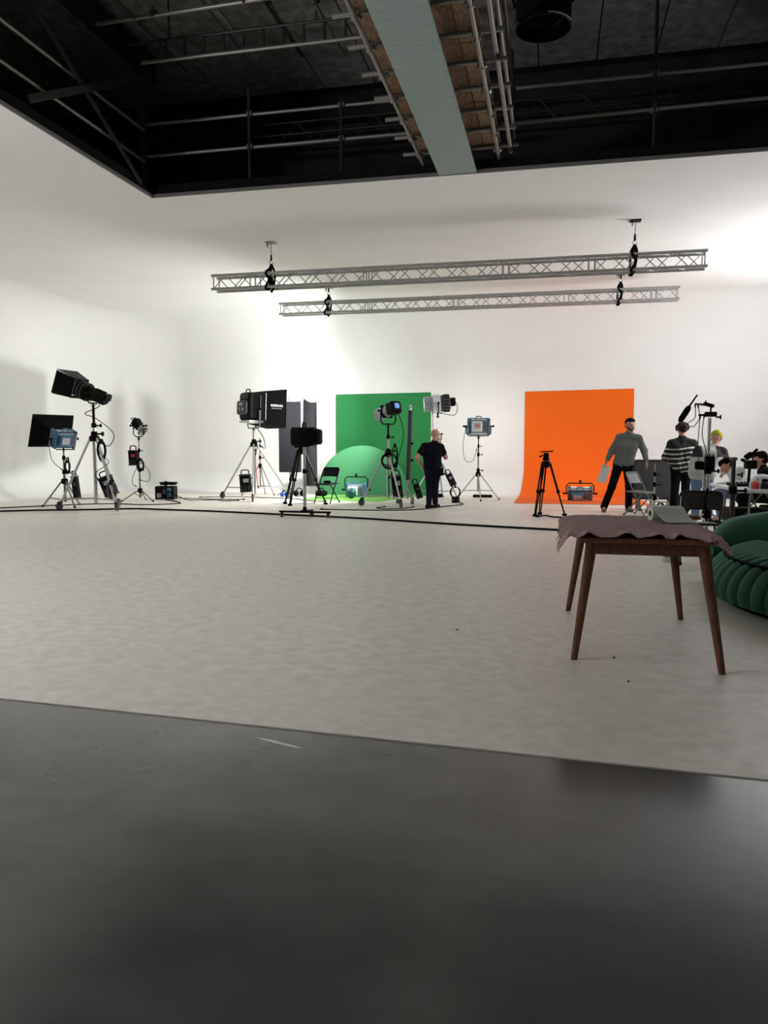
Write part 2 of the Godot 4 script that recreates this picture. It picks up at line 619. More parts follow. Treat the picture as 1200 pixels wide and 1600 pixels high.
func truss(label: String, x0: float, x1: float, yt: float, z: float, joints: Array) -> void:
	var t := thing("lighting_truss", label, "truss", Vector3((x0 + x1) / 2, yt - 0.24, z), 0.0, "aluminium trusses under the white ceiling")
	var half := (x1 - x0) / 2
	var b := MB.new()
	b.tube(Vector3(-half, 0, 0), Vector3(half, 0, 0), 0.025, -1, 10)
	var chord := b.mesh()
	for p in [[0.0, -0.12], [0.0, 0.12], [0.24, -0.12], [0.24, 0.12]]:
		put("chord", chord, M["aluminium"], t).position = Vector3(0, p[0], p[1])
	b = MB.new()
	b.tube(Vector3(0, -0.17, 0), Vector3(0, 0.17, 0), 0.009, -1, 6, false)
	var brace := b.mesh()
	b = MB.new()
	b.tube(Vector3(0, -0.12, 0), Vector3(0, 0.12, 0), 0.011, -1, 6, false)
	var strut := b.mesh()
	var cuts := [-half + 0.04]
	for j in joints:
		cuts.append(j - 0.05 - (x0 + x1) / 2)
		cuts.append(j + 0.05 - (x0 + x1) / 2)
	cuts.append(half - 0.04)
	for c in cuts:
		for s in [-1, 1]:
			put("strut", strut, M["aluminium"], t).position = Vector3(c, 0.12, s * 0.12)
			var h := put("strut", strut, M["aluminium"], t)
			h.rotation.x = PI / 2
			h.position = Vector3(c, 0.12 + s * 0.12, 0)
	for k in range(0, cuts.size(), 2):
		var length: float = cuts[k + 1] - cuts[k]
		var n := maxi(2, int(round(length / 0.25)))
		var step := length / n
		for i in n:
			var x: float = cuts[k] + (i + 0.5) * step
			var a := atan2(step, 0.24) * (1 if i % 2 == 0 else -1)
			var sc := sqrt(step * step + 0.0576) / 0.34
			for s in [-1, 1]:
				var o := put("brace", brace, M["aluminium"], t)
				o.basis = Basis(Vector3.BACK, -a * s).scaled_local(Vector3(1, sc, 1))
				o.position = Vector3(x, 0.12, s * 0.12)
			var o := put("brace", brace, M["aluminium"], t)
			o.basis = Basis(Vector3.RIGHT, PI / 2) * Basis(Vector3.BACK, -a).scaled_local(Vector3(1, sc, 1))
			o.position = Vector3(x, 0.0, 0)
			o = put("brace", brace, M["aluminium"], t)
			o.basis = Basis(Vector3.RIGHT, PI / 2) * Basis(Vector3.BACK, a).scaled_local(Vector3(1, sc, 1))
			o.position = Vector3(x, 0.24, 0)

func hanger(label: String, x: float, z: float, yt: float, dark: bool) -> void:
	var t := thing("truss_hanger", label, "hanger", Vector3(x, CH, z), 0.0, "hangers carrying the trusses")
	var b := MB.new()
	b.box(Vector3(0, -0.008, 0), Vector3(0.18, 0.016, 0.16), 0.004)
	b.box(Vector3(-0.05, -0.05, 0.05), Vector3(0.012, 0.09, 0.08), 0.003)
	obj("ceiling_plate", b, M["black metal"] if dark else M["galvanised"], t)
	var drop := CH - yt
	var hy := -drop + 0.2
	b = MB.new()
	b.tube(Vector3(0, -0.01, 0), Vector3(0, hy + 0.1, 0), 0.007, -1, 6)
	obj("wire_rope", b, M["galvanised"], t)
	b = MB.new()
	b.tube(Vector3(0, hy + 0.04, 0), Vector3(0, hy + 0.14, 0), 0.02, 0.016, 8)
	obj("rope_sleeve", b, M["black metal"], t)
	b = MB.new()
	var pts := []
	for k in 11:
		var a := PI / 2 + TAU * 0.8 * k / 10
		pts.append(Vector3(cos(a) * 0.035, hy + sin(a) * 0.035, 0))
	b.path(pts, 0.009, 6)
	obj("hook", b, M["chrome"], t)
	# slings choked round the chords
	for s in [-1, 1]:
		b = MB.new()
		var q := curve([Vector3(0, hy - 0.03, 0), Vector3(-0.03 + s * 0.02, hy - 0.12, s * 0.07), Vector3(-0.05, -drop + 0.0, s * 0.155), Vector3(-0.02 + s * 0.03, -drop - 0.12, s * 0.16), Vector3(-0.06, -drop - 0.26, s * 0.15), Vector3(-0.02, -drop - 0.28, s * 0.08), Vector3(0.01, -drop - 0.16, s * 0.1), Vector3(0.03, -drop + 0.04, s * 0.1), Vector3(0.0, hy - 0.03, 0)], 4)
		b.path(q, 0.022, 6)
		obj("sling", b, M["black cloth"], t)

func coupler() -> ArrayMesh:
	var b := MB.new()
	b.box(Vector3.ZERO, Vector3(0.09, 0.07, 0.07), 0.012)
	b.tube(Vector3(0, -0.06, 0.03), Vector3(0, 0.06, 0.03), 0.012, -1, 6)
	b.tube(Vector3(-0.06, 0.0, -0.03), Vector3(0.06, 0.0, -0.03), 0.012, -1, 6)
	return b.mesh()

func rod(called: String, a: Vector3, c: Vector3, r: float, m: Material, parent: Node3D) -> MeshInstance3D:
	var b := MB.new()
	b.tube(a, c, r, -1, 10)
	return obj(called, b, m, parent)

func rigging() -> void:
	truss("longer aluminium truss hanging nearer, with dark slings, across the white ceiling", -6.15, 2.32, 4.38, -13.4, [-5.35, -3.25, -0.85, 0.55])
	truss("aluminium truss hanging lower in view, farther back near the wall", -6.32, 2.5, 4.6, -17.4, [-4.2, -2.2, 0.2, 2.0])
	hanger("hanger with grey ceiling plate at left end of nearer truss", -5.04, -13.4, 4.38, false)
	hanger("hanger with dark ceiling plate at right end of nearer truss", 1.22, -13.4, 4.38, true)
	hanger("short hanger at left end of farther truss", -5.15, -17.4, 4.6, false)
	hanger("short hanger at right end of farther truss", 1.32, -17.4, 4.6, true)
	var cp := coupler()
	# main beam: flat lower flange, web and upper flange
	var b := MB.new()
	var L := 15.2
	b.box(Vector3(-1.34, CH + 0.02, OZ + L / 2 + 0.025), Vector3(0.51, 0.04, L), 0.004)
	b.box(Vector3(-1.34, CH + 0.055, OZ + L / 2 + 0.025), Vector3(0.3, 0.05, L))
	tag(obj("steel_beam", b, M["beam paint"]), "wide grey-green painted beam running from overhead to the white ceiling", "beam")
	# scaffold walkway over the beam
	var t := thing("scaffold_walkway", "scaffold walkway of brown boards on steel tubes above the grey-green beam", "scaffold", Vector3(-1.3, CH, -4.0))
	var rng := RandomNumberGenerator.new()
	rng.seed = 5
	b = MB.new()
	b.box(Vector3.ZERO, Vector3(0.215, 0.038, 1.28), 0.005)
	var plank := b.mesh()
	for i in 5:
		for j in 8:
			var o := put("board", plank, M["board wood"], t)
			o.position = Vector3(-0.45 + i * 0.225, 0.245 + rng.randf_range(-0.006, 0.006), -5.72 + j * 1.3 + rng.randf_range(-0.01, 0.01))
	for k in 19:
		var z := -6.35 + k * 0.56
		rod("transom", Vector3(-0.72, 0.195, z), Vector3(0.78, 0.195, z + 0.03), 0.024, M["galvanised"], t)
		for x in [-0.5, 0.52]:
			var o := put("coupler", cp, M["galvanised"], t)
			o.position = Vector3(x, 0.17, z)
			o.rotation = Vector3(rng.randf_range(-0.5, 0.5), 0, rng.randf_range(-0.4, 0.4))
	for x in [-0.5, 0.52]:
		rod("ledger", Vector3(x, 0.145, -6.6), Vector3(x, 0.145, 6.0), 0.0245, M["galvanised"], t)
	for q in [[0.72, 0.35], [0.72, 0.85], [0.68, 0.17]]:
		rod("ledger", Vector3(q[0], q[1], -6.5), Vector3(q[0], q[1], 6.0), 0.0245, M["galvanised"] if q[1] < 0.5 else M["dark steel"], t)
	for k in 4:
		rod("post", Vector3(0.69, 0.1, -6.3 + k * 2.4), Vector3(0.69, 1.35, -6.3 + k * 2.4), 0.0245, M["dark steel"], t)
	# guard rails along the opening
	t = thing("guard_rail", "two-tube guard rail above the back edge of the ceiling opening", "railing", Vector3(0, CH + 0.16, OZ - 0.06))
	for y in [0.46, 0.91]:
		rod("rail", Vector3(-5.95, y, 0), Vector3(-1.95, y, 0), 0.024, M["galvanised"], t)
		rod("rail", Vector3(-0.75, y, 0), Vector3(6.0, y + (0.08 if y < 0.6 else 0.0), 0), 0.024, M["galvanised"], t)
	for x in [-4.33, -2.97]:
		rod("post", Vector3(x, 0.0, 0.05), Vector3(x, 1.25 if x < -4 else 0.98, 0.05), 0.022, M["dark steel"], t)
	for x in [1.17, 4.0]:
		rod("post", Vector3(x, 0.0, 0.05), Vector3(x, 2.3, 0.05), 0.022, M["dark steel"], t)
	for x in [-4.33, -2.97, 1.17, 4.0]:
		for y in [0.46, 0.91]:
			put("coupler", cp, M["galvanised"], t).position = Vector3(x, y, 0.025)
	t = thing("guard_rail", "two-tube guard rail above the left edge of the ceiling opening", "railing", Vector3(OX - 0.06, CH + 0.16, 0))
	for y in [0.34, 0.78]:
		rod("rail", Vector3(0, y, 4.0), Vector3(0, y, -10.6), 0.024, M["galvanised"], t)
	for z in [-10.65, -7.3, -4.0]:
		b = MB.new()
		b.box(Vector3(-0.06, 0.8, z), Vector3(0.1, 1.6, 0.1), 0.01)
		obj("post", b, M["dark steel"], t)
	t = thing("cross_brace", "crossed dark steel straps in the upper left corner of the opening", "brace", Vector3(OX + 0.05, CH + 0.1, -9.2))
	b = MB.new()
	var d := Vector3(0, 1.35, 1.4) - Vector3(0, 0.0, -1.1)
	b.box(Vector3(0, 0.66, 0.15), Vector3(0.02, 0.075, d.length()), 0.003, Basis(Vector3.RIGHT, -atan2(d.y, d.z)))
	obj("strap", b, M["dark steel"], t)
	b = MB.new()
	d = Vector3(0.0, 1.5, -2.8)
	b.box(Vector3(0.03, 0.85, -0.05), Vector3(0.02, 0.09, d.length()), 0.003, Basis(Vector3.RIGHT, -atan2(d.y, d.z)))
	obj("strap", b, M["dark steel"], t)
	# ladder beam and loose tubes of the grid
	t = thing("ladder_beam", "steel ladder beam with short rungs hung across the dark roof space", "ladder beam", Vector3(-5.4, 6.32, -9.65))
	rod("chord", Vector3(0, 0, 0), Vector3(3.5, 0, 0), 0.024, M["galvanised"], t)
	rod("chord", Vector3(-0.2, 0.25, 0), Vector3(3.5, 0.25, 0), 0.02, M["dark steel"], t)
	for k in 13:
		rod("rung", Vector3(0.08 + k * 0.27, 0, 0), Vector3(0.08 + k * 0.27, 0.25, 0), 0.018, M["dark steel"], t)
	var tubes := [
		[Vector3(-5.64, 6.5, -9.0), Vector3(-3.0, 6.5, -8.92), "galvanised", "steel tube crossing above the ladder beam at upper left"],
		[Vector3(-5.15, 6.5, -5.5), Vector3(-5.1, 6.5, -10.3), "dark steel", "steel grid tube running back at far left over ladder beam"],
		[Vector3(-4.24, 6.6, -5.5), Vector3(-4.08, 6.6, -10.4), "galvanised", "steel grid tube running back over middle of ladder beam"],
		[Vector3(-3.6, 6.66, -5.5), Vector3(-3.5, 6.66, -10.6), "dark steel", "darker grid tube running back right of the ladder beam's middle"],
		[Vector3(-2.95, 6.6, -5.5), Vector3(-2.9, 6.6, -10.6), "galvanised", "steel grid tube running back nearest the grey-green beam"],
		[Vector3(-0.6, 6.55, -9.55), Vector3(3.0, 6.55, -9.4), "galvanised", "steel tube crossing behind the round black hanging lamp"],
	]
	for q in tubes:
		var o := thing("grid_tube", q[3], "tube", q[0], 0.0, "tubes of the overhead grid")
		rod("pipe", Vector3.ZERO, q[1] - q[0], 0.024, M[q[2]], o)
		for s in [0.3, 0.75]:
			var c := put("coupler", cp, M["dark steel"], o)
			c.position = (q[1] - q[0]) * s + Vector3(0, 0.03, 0)
	# drop rods from the roof carry the ladder beam
	for x in [-5.0, -3.0]:
		rod("drop_rod", Vector3(x + 5.4, 0.25, 0), Vector3(x + 5.4, 1.12, 0), 0.012, M["dark steel"], t)
	# dark lattice girder behind the rails
	t = thing("lattice_girder", "dark lattice girder behind the guard rail in the roof space", "girder", Vector3(-8.0, 6.15, -12.3))
	for y in [0.0, 0.18, 0.36]:
		rod("chord", Vector3(0, y, 0), Vector3(16, y, 0), 0.018, M["dark steel"], t)
	for k in 50:
		rod("brace", Vector3(k * 0.32, 0.0 if k % 2 else 0.36, 0), Vector3(k * 0.32 + 0.32, 0.36 if k % 2 else 0.0, 0), 0.011, M["dark steel"], t)
	# roof girder
	t = thing("roof_girder", "dark sloping roof girder in the upper left of the hall", "girder", Vector3(-6.2, 6.95, -6.0))
	b = MB.new()
	b.box(Vector3(0, 0, -1.0), Vector3(0.16, 0.02, 9.0))
	b.box(Vector3(0, 0.15, -1.0), Vector3(0.02, 0.3, 9.0))
	b.box(Vector3(0, 0.3, -1.0), Vector3(0.16, 0.02, 9.0))
	obj("steel_section", b, M["dark steel"], t)
	# round black lamp hanging in the grid
	t = thing("hanging_lamp", "round black hanging lamp housing with pale rim, right of the beam", "lamp", Vector3(-0.2, 5.84, -9.0))
	b = MB.new()
	b.lathe([Vector2(0.0, 0.5), Vector2(0.12, 0.5), Vector2(0.24, 0.44), Vector2(0.3, 0.3), Vector2(0.3, 0.0), Vector2(0.285, 0.0), Vector2(0.27, 0.28), Vector2(0.0, 0.3)], 28)
	obj("housing", b, M["black metal"], t)
	for a in [0.3, 2.6, 4.4]:
		b = MB.new()
		var pts := []
		for k in 9:
			var q: float = a + 1.1 * k / 8.0
			pts.append(Vector3(cos(q) * 0.304, 0.02, sin(q) * 0.304))
		b.path(pts, 0.012, 6)
		obj("rim_band", b, M["galvanised"], t)
	for k in 3:
		b = MB.new()
		b.lathe([Vector2(0.06 + k * 0.08, 0.16), Vector2(0.075 + k * 0.08, 0.15), Vector2(0.07 + k * 0.08, 0.12), Vector2(0.06 + k * 0.08, 0.16)], 20)
		obj("baffle_ring", b, M["dark steel"], t)
	rod("drop_rod", Vector3(0, 0.48, 0), Vector3(0, 1.6, 0), 0.02, M["black metal"], t)
	b = MB.new()
	b.path(curve([Vector3(-0.31, 0.25, 0), Vector3(-0.33, 0.55, 0), Vector3(0, 0.68, 0), Vector3(0.33, 0.55, 0), Vector3(0.31, 0.25, 0)], 5), 0.018, 6)
	obj("yoke", b, M["black metal"], t)

func tripod(called: String, label: String, at: Vector3, feet: Array, o: Dictionary) -> Node3D:
	# a stand: column of stages, three legs to the given feet (local x,z), braces, optional casters
	var t := thing(called, label, "stand", at, 0.0, o.get("group", "light stands"))
	var lm: Material = M[o.get("mat", "chrome")]
	var r: float = o.get("r", 0.022)
	var top: float = o.top
	var hub: float = o.hub
	var low: float = o.get("low", 0.15)
	var st: Array = o.get("stages", [hub + 0.1])
	var y := low
	var rr := r
	for s in st + [top]:
		rod("column", Vector3(0, y, 0), Vector3(0, s, 0), rr, lm if rr > r * 0.75 or not o.has("upmat") else M[o.upmat], t)
		if s != top:
			var b := MB.new()
			b.tube(Vector3(0, s - 0.05, 0), Vector3(0, s + 0.04, 0), rr * 1.7, rr * 1.5, 10)
			b.tube(Vector3(0, s - 0.01, 0), Vector3(rr * 4.2, s - 0.01, 0), rr * 0.5, -1, 6)
			b.ball(Vector3(rr * 4.6, s - 0.01, 0), Vector3(0.6, 1.2, 1.2) * rr, 8, 6)
			obj("collar", b, M["black metal"], t)
		y = s - 0.05
		rr *= 0.8
	var b2 := MB.new()
	b2.lathe([Vector2(0, hub + 0.06), Vector2(r * 2.2, hub + 0.05), Vector2(r * 2.6, hub), Vector2(r * 2.2, hub - 0.06), Vector2(0, hub - 0.07)], 12)
	obj("hub", b2, M["black metal"], t)
	var wheels: bool = o.get("wheels", false)
	var by: float = o.get("brace_y", 0.35)
	for f in feet:
		var d := Vector3(f.x, 0, f.y)
		var foot := d + Vector3.UP * (0.13 if wheels else 0.012)
		var root := d.normalized() * r * 2.0 + Vector3.UP * hub
		rod("leg", root, foot, r * 0.62, lm, t)
		var k := (hub - by) / (hub - foot.y)
		rod("brace", Vector3(0, maxf(low + 0.03, o.get("brace_root", low + 0.03)), 0), root.lerp(foot, k), r * 0.45, lm, t)
		if wheels:
			var w := MB.new()
			var ax := Vector3(-d.z, 0, d.x).normalized()
			var c := d + Vector3(0, 0.075, 0) + d.normalized() * 0.03
			w.lathe([Vector2(0, -0.022), Vector2(0.05, -0.022), Vector2(0.07, -0.016), Vector2(0.075, 0), Vector2(0.07, 0.016), Vector2(0.05, 0.022), Vector2(0, 0.022)], 18, c, ax)
			var wo := obj("caster", w, M["caster grey"], t)
			w = MB.new()
			w.box(c + Vector3(0, 0.045, 0), Vector3(0.05, 0.1, 0.07), 0.01, Basis(Vector3.UP, atan2(-d.z, d.x) + PI / 2))
			w.tube(foot, foot + Vector3(0, 0.05, 0), r * 0.9, -1, 8)
			obj("fork", w, M["dark steel"], wo)
		else:
			var w := MB.new()
			w.tube(foot - Vector3(0, 0.012, 0), foot + Vector3(0, 0.03, 0), r * 0.85, r * 0.8, 8)
			obj("rubber_foot", w, M["rubber"], t)
	return t

func tri_feet(r: float, a0: float) -> Array:
	var f := []
	for k in 3:
		f.append(Vector2(cos(a0 + TAU * k / 3), sin(a0 + TAU * k / 3)) * r)
	return f

func yoke(parent: Node3D, f: Basis, half: float, drop: float, r := 0.014, m := "black metal", flat := false) -> void:
	# U fork: from the spigot at the origin up both sides to the pivots at height drop; f.z is the pivot axis
	var b := MB.new()
	var z := f.z
	z.y = 0
	var g := signf(drop)
	z = z.normalized()
	b.path([-z * half + Vector3.UP * drop, -z * half + Vector3.UP * 0.07 * g, -z * (half - 0.06) + Vector3.UP * 0.012 * g, z * (half - 0.06) + Vector3.UP * 0.012 * g, z * half + Vector3.UP * 0.07 * g, z * half + Vector3.UP * drop], r, 8)
	obj("yoke", b, M[m], parent)
	for s in [-1, 1]:
		b = MB.new()
		b.tube(z * s * (half - 0.03) + Vector3.UP * drop, z * s * (half + 0.05) + Vector3.UP * drop, 0.02, -1, 10)
		b.ball(z * s * (half + 0.06) + Vector3.UP * drop, Vector3.ONE * 0.028, 8, 6)
		obj("tilt_knob", b, M["black plastic"], parent)
	b = MB.new()
	b.tube(Vector3(0, -0.07 * g, 0), Vector3(0, 0.03 * g, 0), 0.02, -1, 10)
	b.tube(Vector3(-0.05, -0.03 * g, 0), Vector3(0.05, -0.03 * g, 0), 0.009, -1, 6)
	obj("spigot", b, M["black metal"], parent)

func cable_thing(called: String, label: String, pts: Array, r: float, m := "black plastic", n := 6, group := "") -> void:
	var t := thing(called, label, "cable", pts[0], 0.0, group)
	var q := []
	for p in curve(pts, n):
		q.append(p - pts[0])
	var b := MB.new()
	b.path(q, r, 6)
	obj("cord", b, M[m], t)
	b = MB.new()
	var e: Vector3 = q[-1]
	var d: Vector3 = (q[-1] - q[-2]).normalized()
	b.tube(e - d * 0.03, e + d * 0.03, r * 1.7, -1, 8)
	b.tube(-(q[1] - q[0]).normalized() * 0.03, (q[1] - q[0]).normalized() * 0.03, r * 1.7, -1, 8)
	obj("plug", b, M["rubber"], t)

func coil_thing(label: String, c: Vector3, rx: float, ry: float, turns: int, r: float, sd: int, m := "black plastic", f := Basis()) -> void:
	var t := thing("cable_coil", label, "cable", c, 0.0, "coiled cables on the stands")
	var b := MB.new()
	loop_coil(b, Vector3.ZERO, rx, ry, turns, r, sd, f)
	obj("loops", b, M[m], t)
	b = MB.new()
	b.lathe([Vector2(r * 3.5, -0.02), Vector2(r * 4, 0), Vector2(r * 3.5, 0.02), Vector2(r * 3.2, 0), Vector2(r * 3.5, -0.02)], 10, f * Vector3(0, ry, 0), f.x)
	obj("tie", b, M["rubber"], t)

func ballast(called: String, label: String, at: Vector3, turn: float, size: Vector3, tilt := 0.0, accent := "panel silver") -> void:
	# power supply hung on a stand by a strap
	var t := thing(called, label, "power supply", at, turn, "power supplies hung on stands")
	var f := Basis(Vector3.BACK, tilt)
	var b := MB.new()
	b.box(f * Vector3(0, -size.y / 2, 0), size, 0.015, f)
	obj("housing", b, M["black plastic"], t)
	for s in [-1, 1]:
		b = MB.new()
		b.box(f * Vector3(0, -size.y * (0.5 + 0.46 * s), 0), Vector3(size.x * 1.08, size.y * 0.07, size.z * 1.08), 0.01, f)
		obj("end_cap", b, M["charcoal plastic"], t)
	b = MB.new()
	b.box(f * Vector3(size.x * 0.1, -size.y * 0.35, size.z * 0.5), Vector3(size.x * 0.5, size.y * 0.2, 0.01), 0.003, f)
	obj("control_plate", b, M[accent], t)
	b = MB.new()
	b.path(curve([f * Vector3(-size.x * 0.35, 0, 0), f * Vector3(-size.x * 0.3, 0.09, 0), f * Vector3(size.x * 0.3, 0.09, 0), f * Vector3(size.x * 0.35, 0, 0)], 4), 0.014, 6)
	obj("handle", b, M["rubber"], t)
	for k in 3:
		b = MB.new()
		b.box(f * Vector3(size.x * (-0.3 + 0.3 * k), -size.y * 0.75, size.z * 0.5), Vector3(size.x * 0.12, size.y * 0.28, 0.012), 0.003, f)
		obj("cooling_fin", b, M["dark steel"], t)

func panel_lamp(label: String, at: Vector3, dir: Vector3, w: float, h: float, d: float, drop: float, on: float, look: String) -> Node3D:
	# soft panel lamp: framed emitter box with a control pod on its back, carried by a U yoke; 'at' is the yoke's spigot
	var t := thing("panel_lamp", label, "lamp", at, 0.0, "blue panel lamps")
	var f := look_basis(dir)   # x = where it shines
	var c := Vector3.UP * drop
	yoke(t, f, w / 2 + 0.045, drop, 0.014)
	var b := MB.new()
	b.xf = Transform3D(f, c)
	b.box(Vector3(0, 0, 0), Vector3(d, h, w), 0.02)
	obj("housing", b, M["panel silver"], t)
	for s in [-1, 1]:
		b = MB.new()
		b.xf = Transform3D(f, c)
		b.box(Vector3(0, 0, s * (w / 2 - 0.02)), Vector3(d + 0.05, h + 0.05, 0.07), 0.02)
		obj("end_frame", b, M["panel blue"], t)
		b = MB.new()
		b.xf = Transform3D(f, c)
		b.path([Vector3(-d / 2 - 0.05, s * (h / 2 + 0.02), -w / 2 + 0.02), Vector3(-d / 2 - 0.05, s * (h / 2 + 0.02), w / 2 - 0.02)], 0.012, 8)
		obj("guard_bar", b, M["black metal"] if look == "dark" else M["panel blue"], t)
	b = MB.new()
	b.xf = Transform3D(f, c)
	b.box(Vector3(-d / 2 - 0.05, -h * 0.02, -w * 0.12), Vector3(0.12, h * 0.74, w * 0.5), 0.02)
	var pod := obj("control_pod", b, M["panel white"] if look == "pale" else M["panel blue"], t)
	b = MB.new()
	b.xf = Transform3D(f, c)
	b.box(Vector3(-d / 2 - 0.112, h * 0.03, -w * 0.12), Vector3(0.01, h * 0.42, w * 0.34), 0.003)
	obj("screen", b, M["screen grey"], pod)
	b = MB.new()
	b.xf = Transform3D(f, c)
	for k in 3:
		b.box(Vector3(-d / 2 - 0.119, h * (0.12 - 0.09 * k), -w * 0.12), Vector3(0.004, h * 0.045, w * (0.24 - 0.05 * k)))
	obj("readout", b, M["screen red"] if look == "pale" else M["panel silver"], pod)
	for k in 5:
		b = MB.new()
		b.xf = Transform3D(f, c)
		b.box(Vector3(-d / 2 - 0.02, 0, w * (0.2 + 0.055 * k)), Vector3(0.06, h * 0.7, 0.008), 0.002)
		obj("cooling_fin", b, M["panel silver"], t)
	b = MB.new()
	b.xf = Transform3D(f, c)
	b.path(curve([Vector3(-d * 0.2, h / 2, -w * 0.14), Vector3(-d * 0.2, h / 2 + 0.06, -w * 0.12), Vector3(-d * 0.2, h / 2 + 0.06, w * 0.1), Vector3(-d * 0.2, h / 2, w * 0.12)], 4), 0.012, 6)
	obj("handle", b, M["panel blue"], t)
	b = MB.new()
	b.xf = Transform3D(f, c)
	b.box(Vector3(d / 2 + 0.004, 0, 0), Vector3(0.012, h * 0.9, w * 0.9), 0.003)
	obj("emitter", b, M["glow"] if on > 0.0 else M["panel white"], t)
	if on > 0.0:
		lamp_area(at + c + f.x * (d / 2 + 0.03), f.x, on, Vector2(w * 0.9, h * 0.9), Color(1.0, 0.985, 0.97))
	return t

func folding_chair(label: String, at: Vector3, turn: float, m: String, seat_m: String, group := "folding chairs") -> void:
	# faces local +z; width 0.46, seat 0.44, back 0.8
	var t := thing("folding_chair", label, "chair", at, turn, group)
	var w := 0.215
	for s in [-1, 1]:
		var b := MB.new()
		b.path([Vector3(s * w, 0.012, 0.22), Vector3(s * w, 0.44, 0.0), Vector3(s * w, 0.74, -0.155), Vector3(s * (w - 0.015), 0.785, -0.178), Vector3(s * (w - 0.05), 0.8, -0.186)], 0.0125, 8)
		obj("front_leg", b, M[m], t)
		b = MB.new()
		b.path([Vector3(s * (w - 0.025), 0.012, -0.2), Vector3(s * (w - 0.025), 0.3, 0.06), Vector3(s * (w - 0.025), 0.42, 0.16)], 0.0125, 8)
		obj("rear_leg", b, M[m], t)
		for z in [Vector3(s * w, 0.0, 0.222), Vector3(s * (w - 0.025), 0.0, -0.205)]:
			b = MB.new()
			b.tube(z, z + Vector3(0, 0.03, 0), 0.016, 0.015, 8)
			obj("foot_cap", b, M["rubber"], t)
	rod("top_rail", Vector3(-w + 0.05, 0.8, -0.186), Vector3(w - 0.05, 0.8, -0.186), 0.0125, M[m], t)
	rod("stretcher", Vector3(-w, 0.12, 0.165), Vector3(w, 0.12, 0.165), 0.009, M[m], t)
	rod("stretcher", Vector3(-w + 0.025, 0.1, -0.12), Vector3(w - 0.025, 0.1, -0.12), 0.009, M[m], t)
	var pts := []
	for j in 7:
		for i in 9:
			var u := i / 8.0 * 2 - 1
			var v := j / 6.0
			pts.append(Vector3(u * 0.2, lerpf(0.6, 0.79, v) - (0.012 if absf(u) > 0.95 else 0.0), lerpf(-0.083, -0.18, v) - 0.025 * (1 - u * u)))
	var b3 := MB.new()
	b3.grid(pts, 9)
	var back := []
	for p in pts:
		back.append(p - Vector3(0, 0, 0.018))
	b3.grid(back, 9, true)
	for e in [[0, 1, 8], [54, 1, 8]]:
		for i in 8:
			var k: int = e[0] + i
			b3.quadn(pts[k], pts[k + 1], back[k + 1], back[k], Vector3.DOWN if e[0] == 0 else Vector3.UP)
	obj("backrest", b3, M[seat_m], t)
	b3 = MB.new()
	b3.box(Vector3(0, 0.435, 0.02), Vector3(0.39, 0.028, 0.4), 0.012, Basis(Vector3.RIGHT, 0.05))
	obj("seat", b3, M[seat_m], t)

func sheet_drop(called: String, label: String, x0: float, x1: float, top: float, front: float, m: Material, flare: float, tilt: float) -> void:
	# paper fixed to the back wall, following its cove and running out over the floor; 4 mm thick
	var t := thing(called, label, "backdrop", Vector3((x0 + x1) / 2, 0, WZ), 0.0, "coloured paper backdrops")
	var line := []   # y, z offset from the wall, side spread
	for k in 9:
		line.append([lerpf(top, 0.62, k / 8.0), 0.012, 0.0])
	for k in range(1, 11):
		var a := PI / 2 * k / 10
		line.append([0.62 - 0.61 * sin(a), 0.012 + 0.61 * (1 - cos(a)), flare * k / 10.0])
	var run := front - WZ - 0.62
	for k in range(1, 6):
		line.append([0.008, 0.622 + run * k / 5.0, flare])
	var w := (x1 - x0) / 2
	var f := []
	var g := []
	for q in line:
		for i in 9:
			var u := i / 4.0 - 1.0
			var y: float = q[0] + (tilt * u if q[0] > 1.0 else 0.0)
			f.append(Vector3(u * w + q[2] * u, y, q[1] + 0.004))
			g.append(Vector3(u * w + q[2] * u, y - 0.002, q[1] + 0.0015))
	var b := MB.new()
	b.grid(f, 9, true)
	b.grid(g, 9)
	for i in 8:
		b.quadn(f[i], f[i + 1], g[i + 1], g[i], Vector3.UP)
		var k: int = (line.size() - 1) * 9 + i
		b.quadn(f[k], f[k + 1], g[k + 1], g[k], Vector3.BACK)
	obj("paper", b, m, t)
	b = MB.new()
	for s in [-0.9, 0.0, 0.9]:
		b.box(Vector3(s * w, top - 0.03 + tilt * s, 0.02), Vector3(0.16, 0.05, 0.004))
	obj("tape", b, m, t)

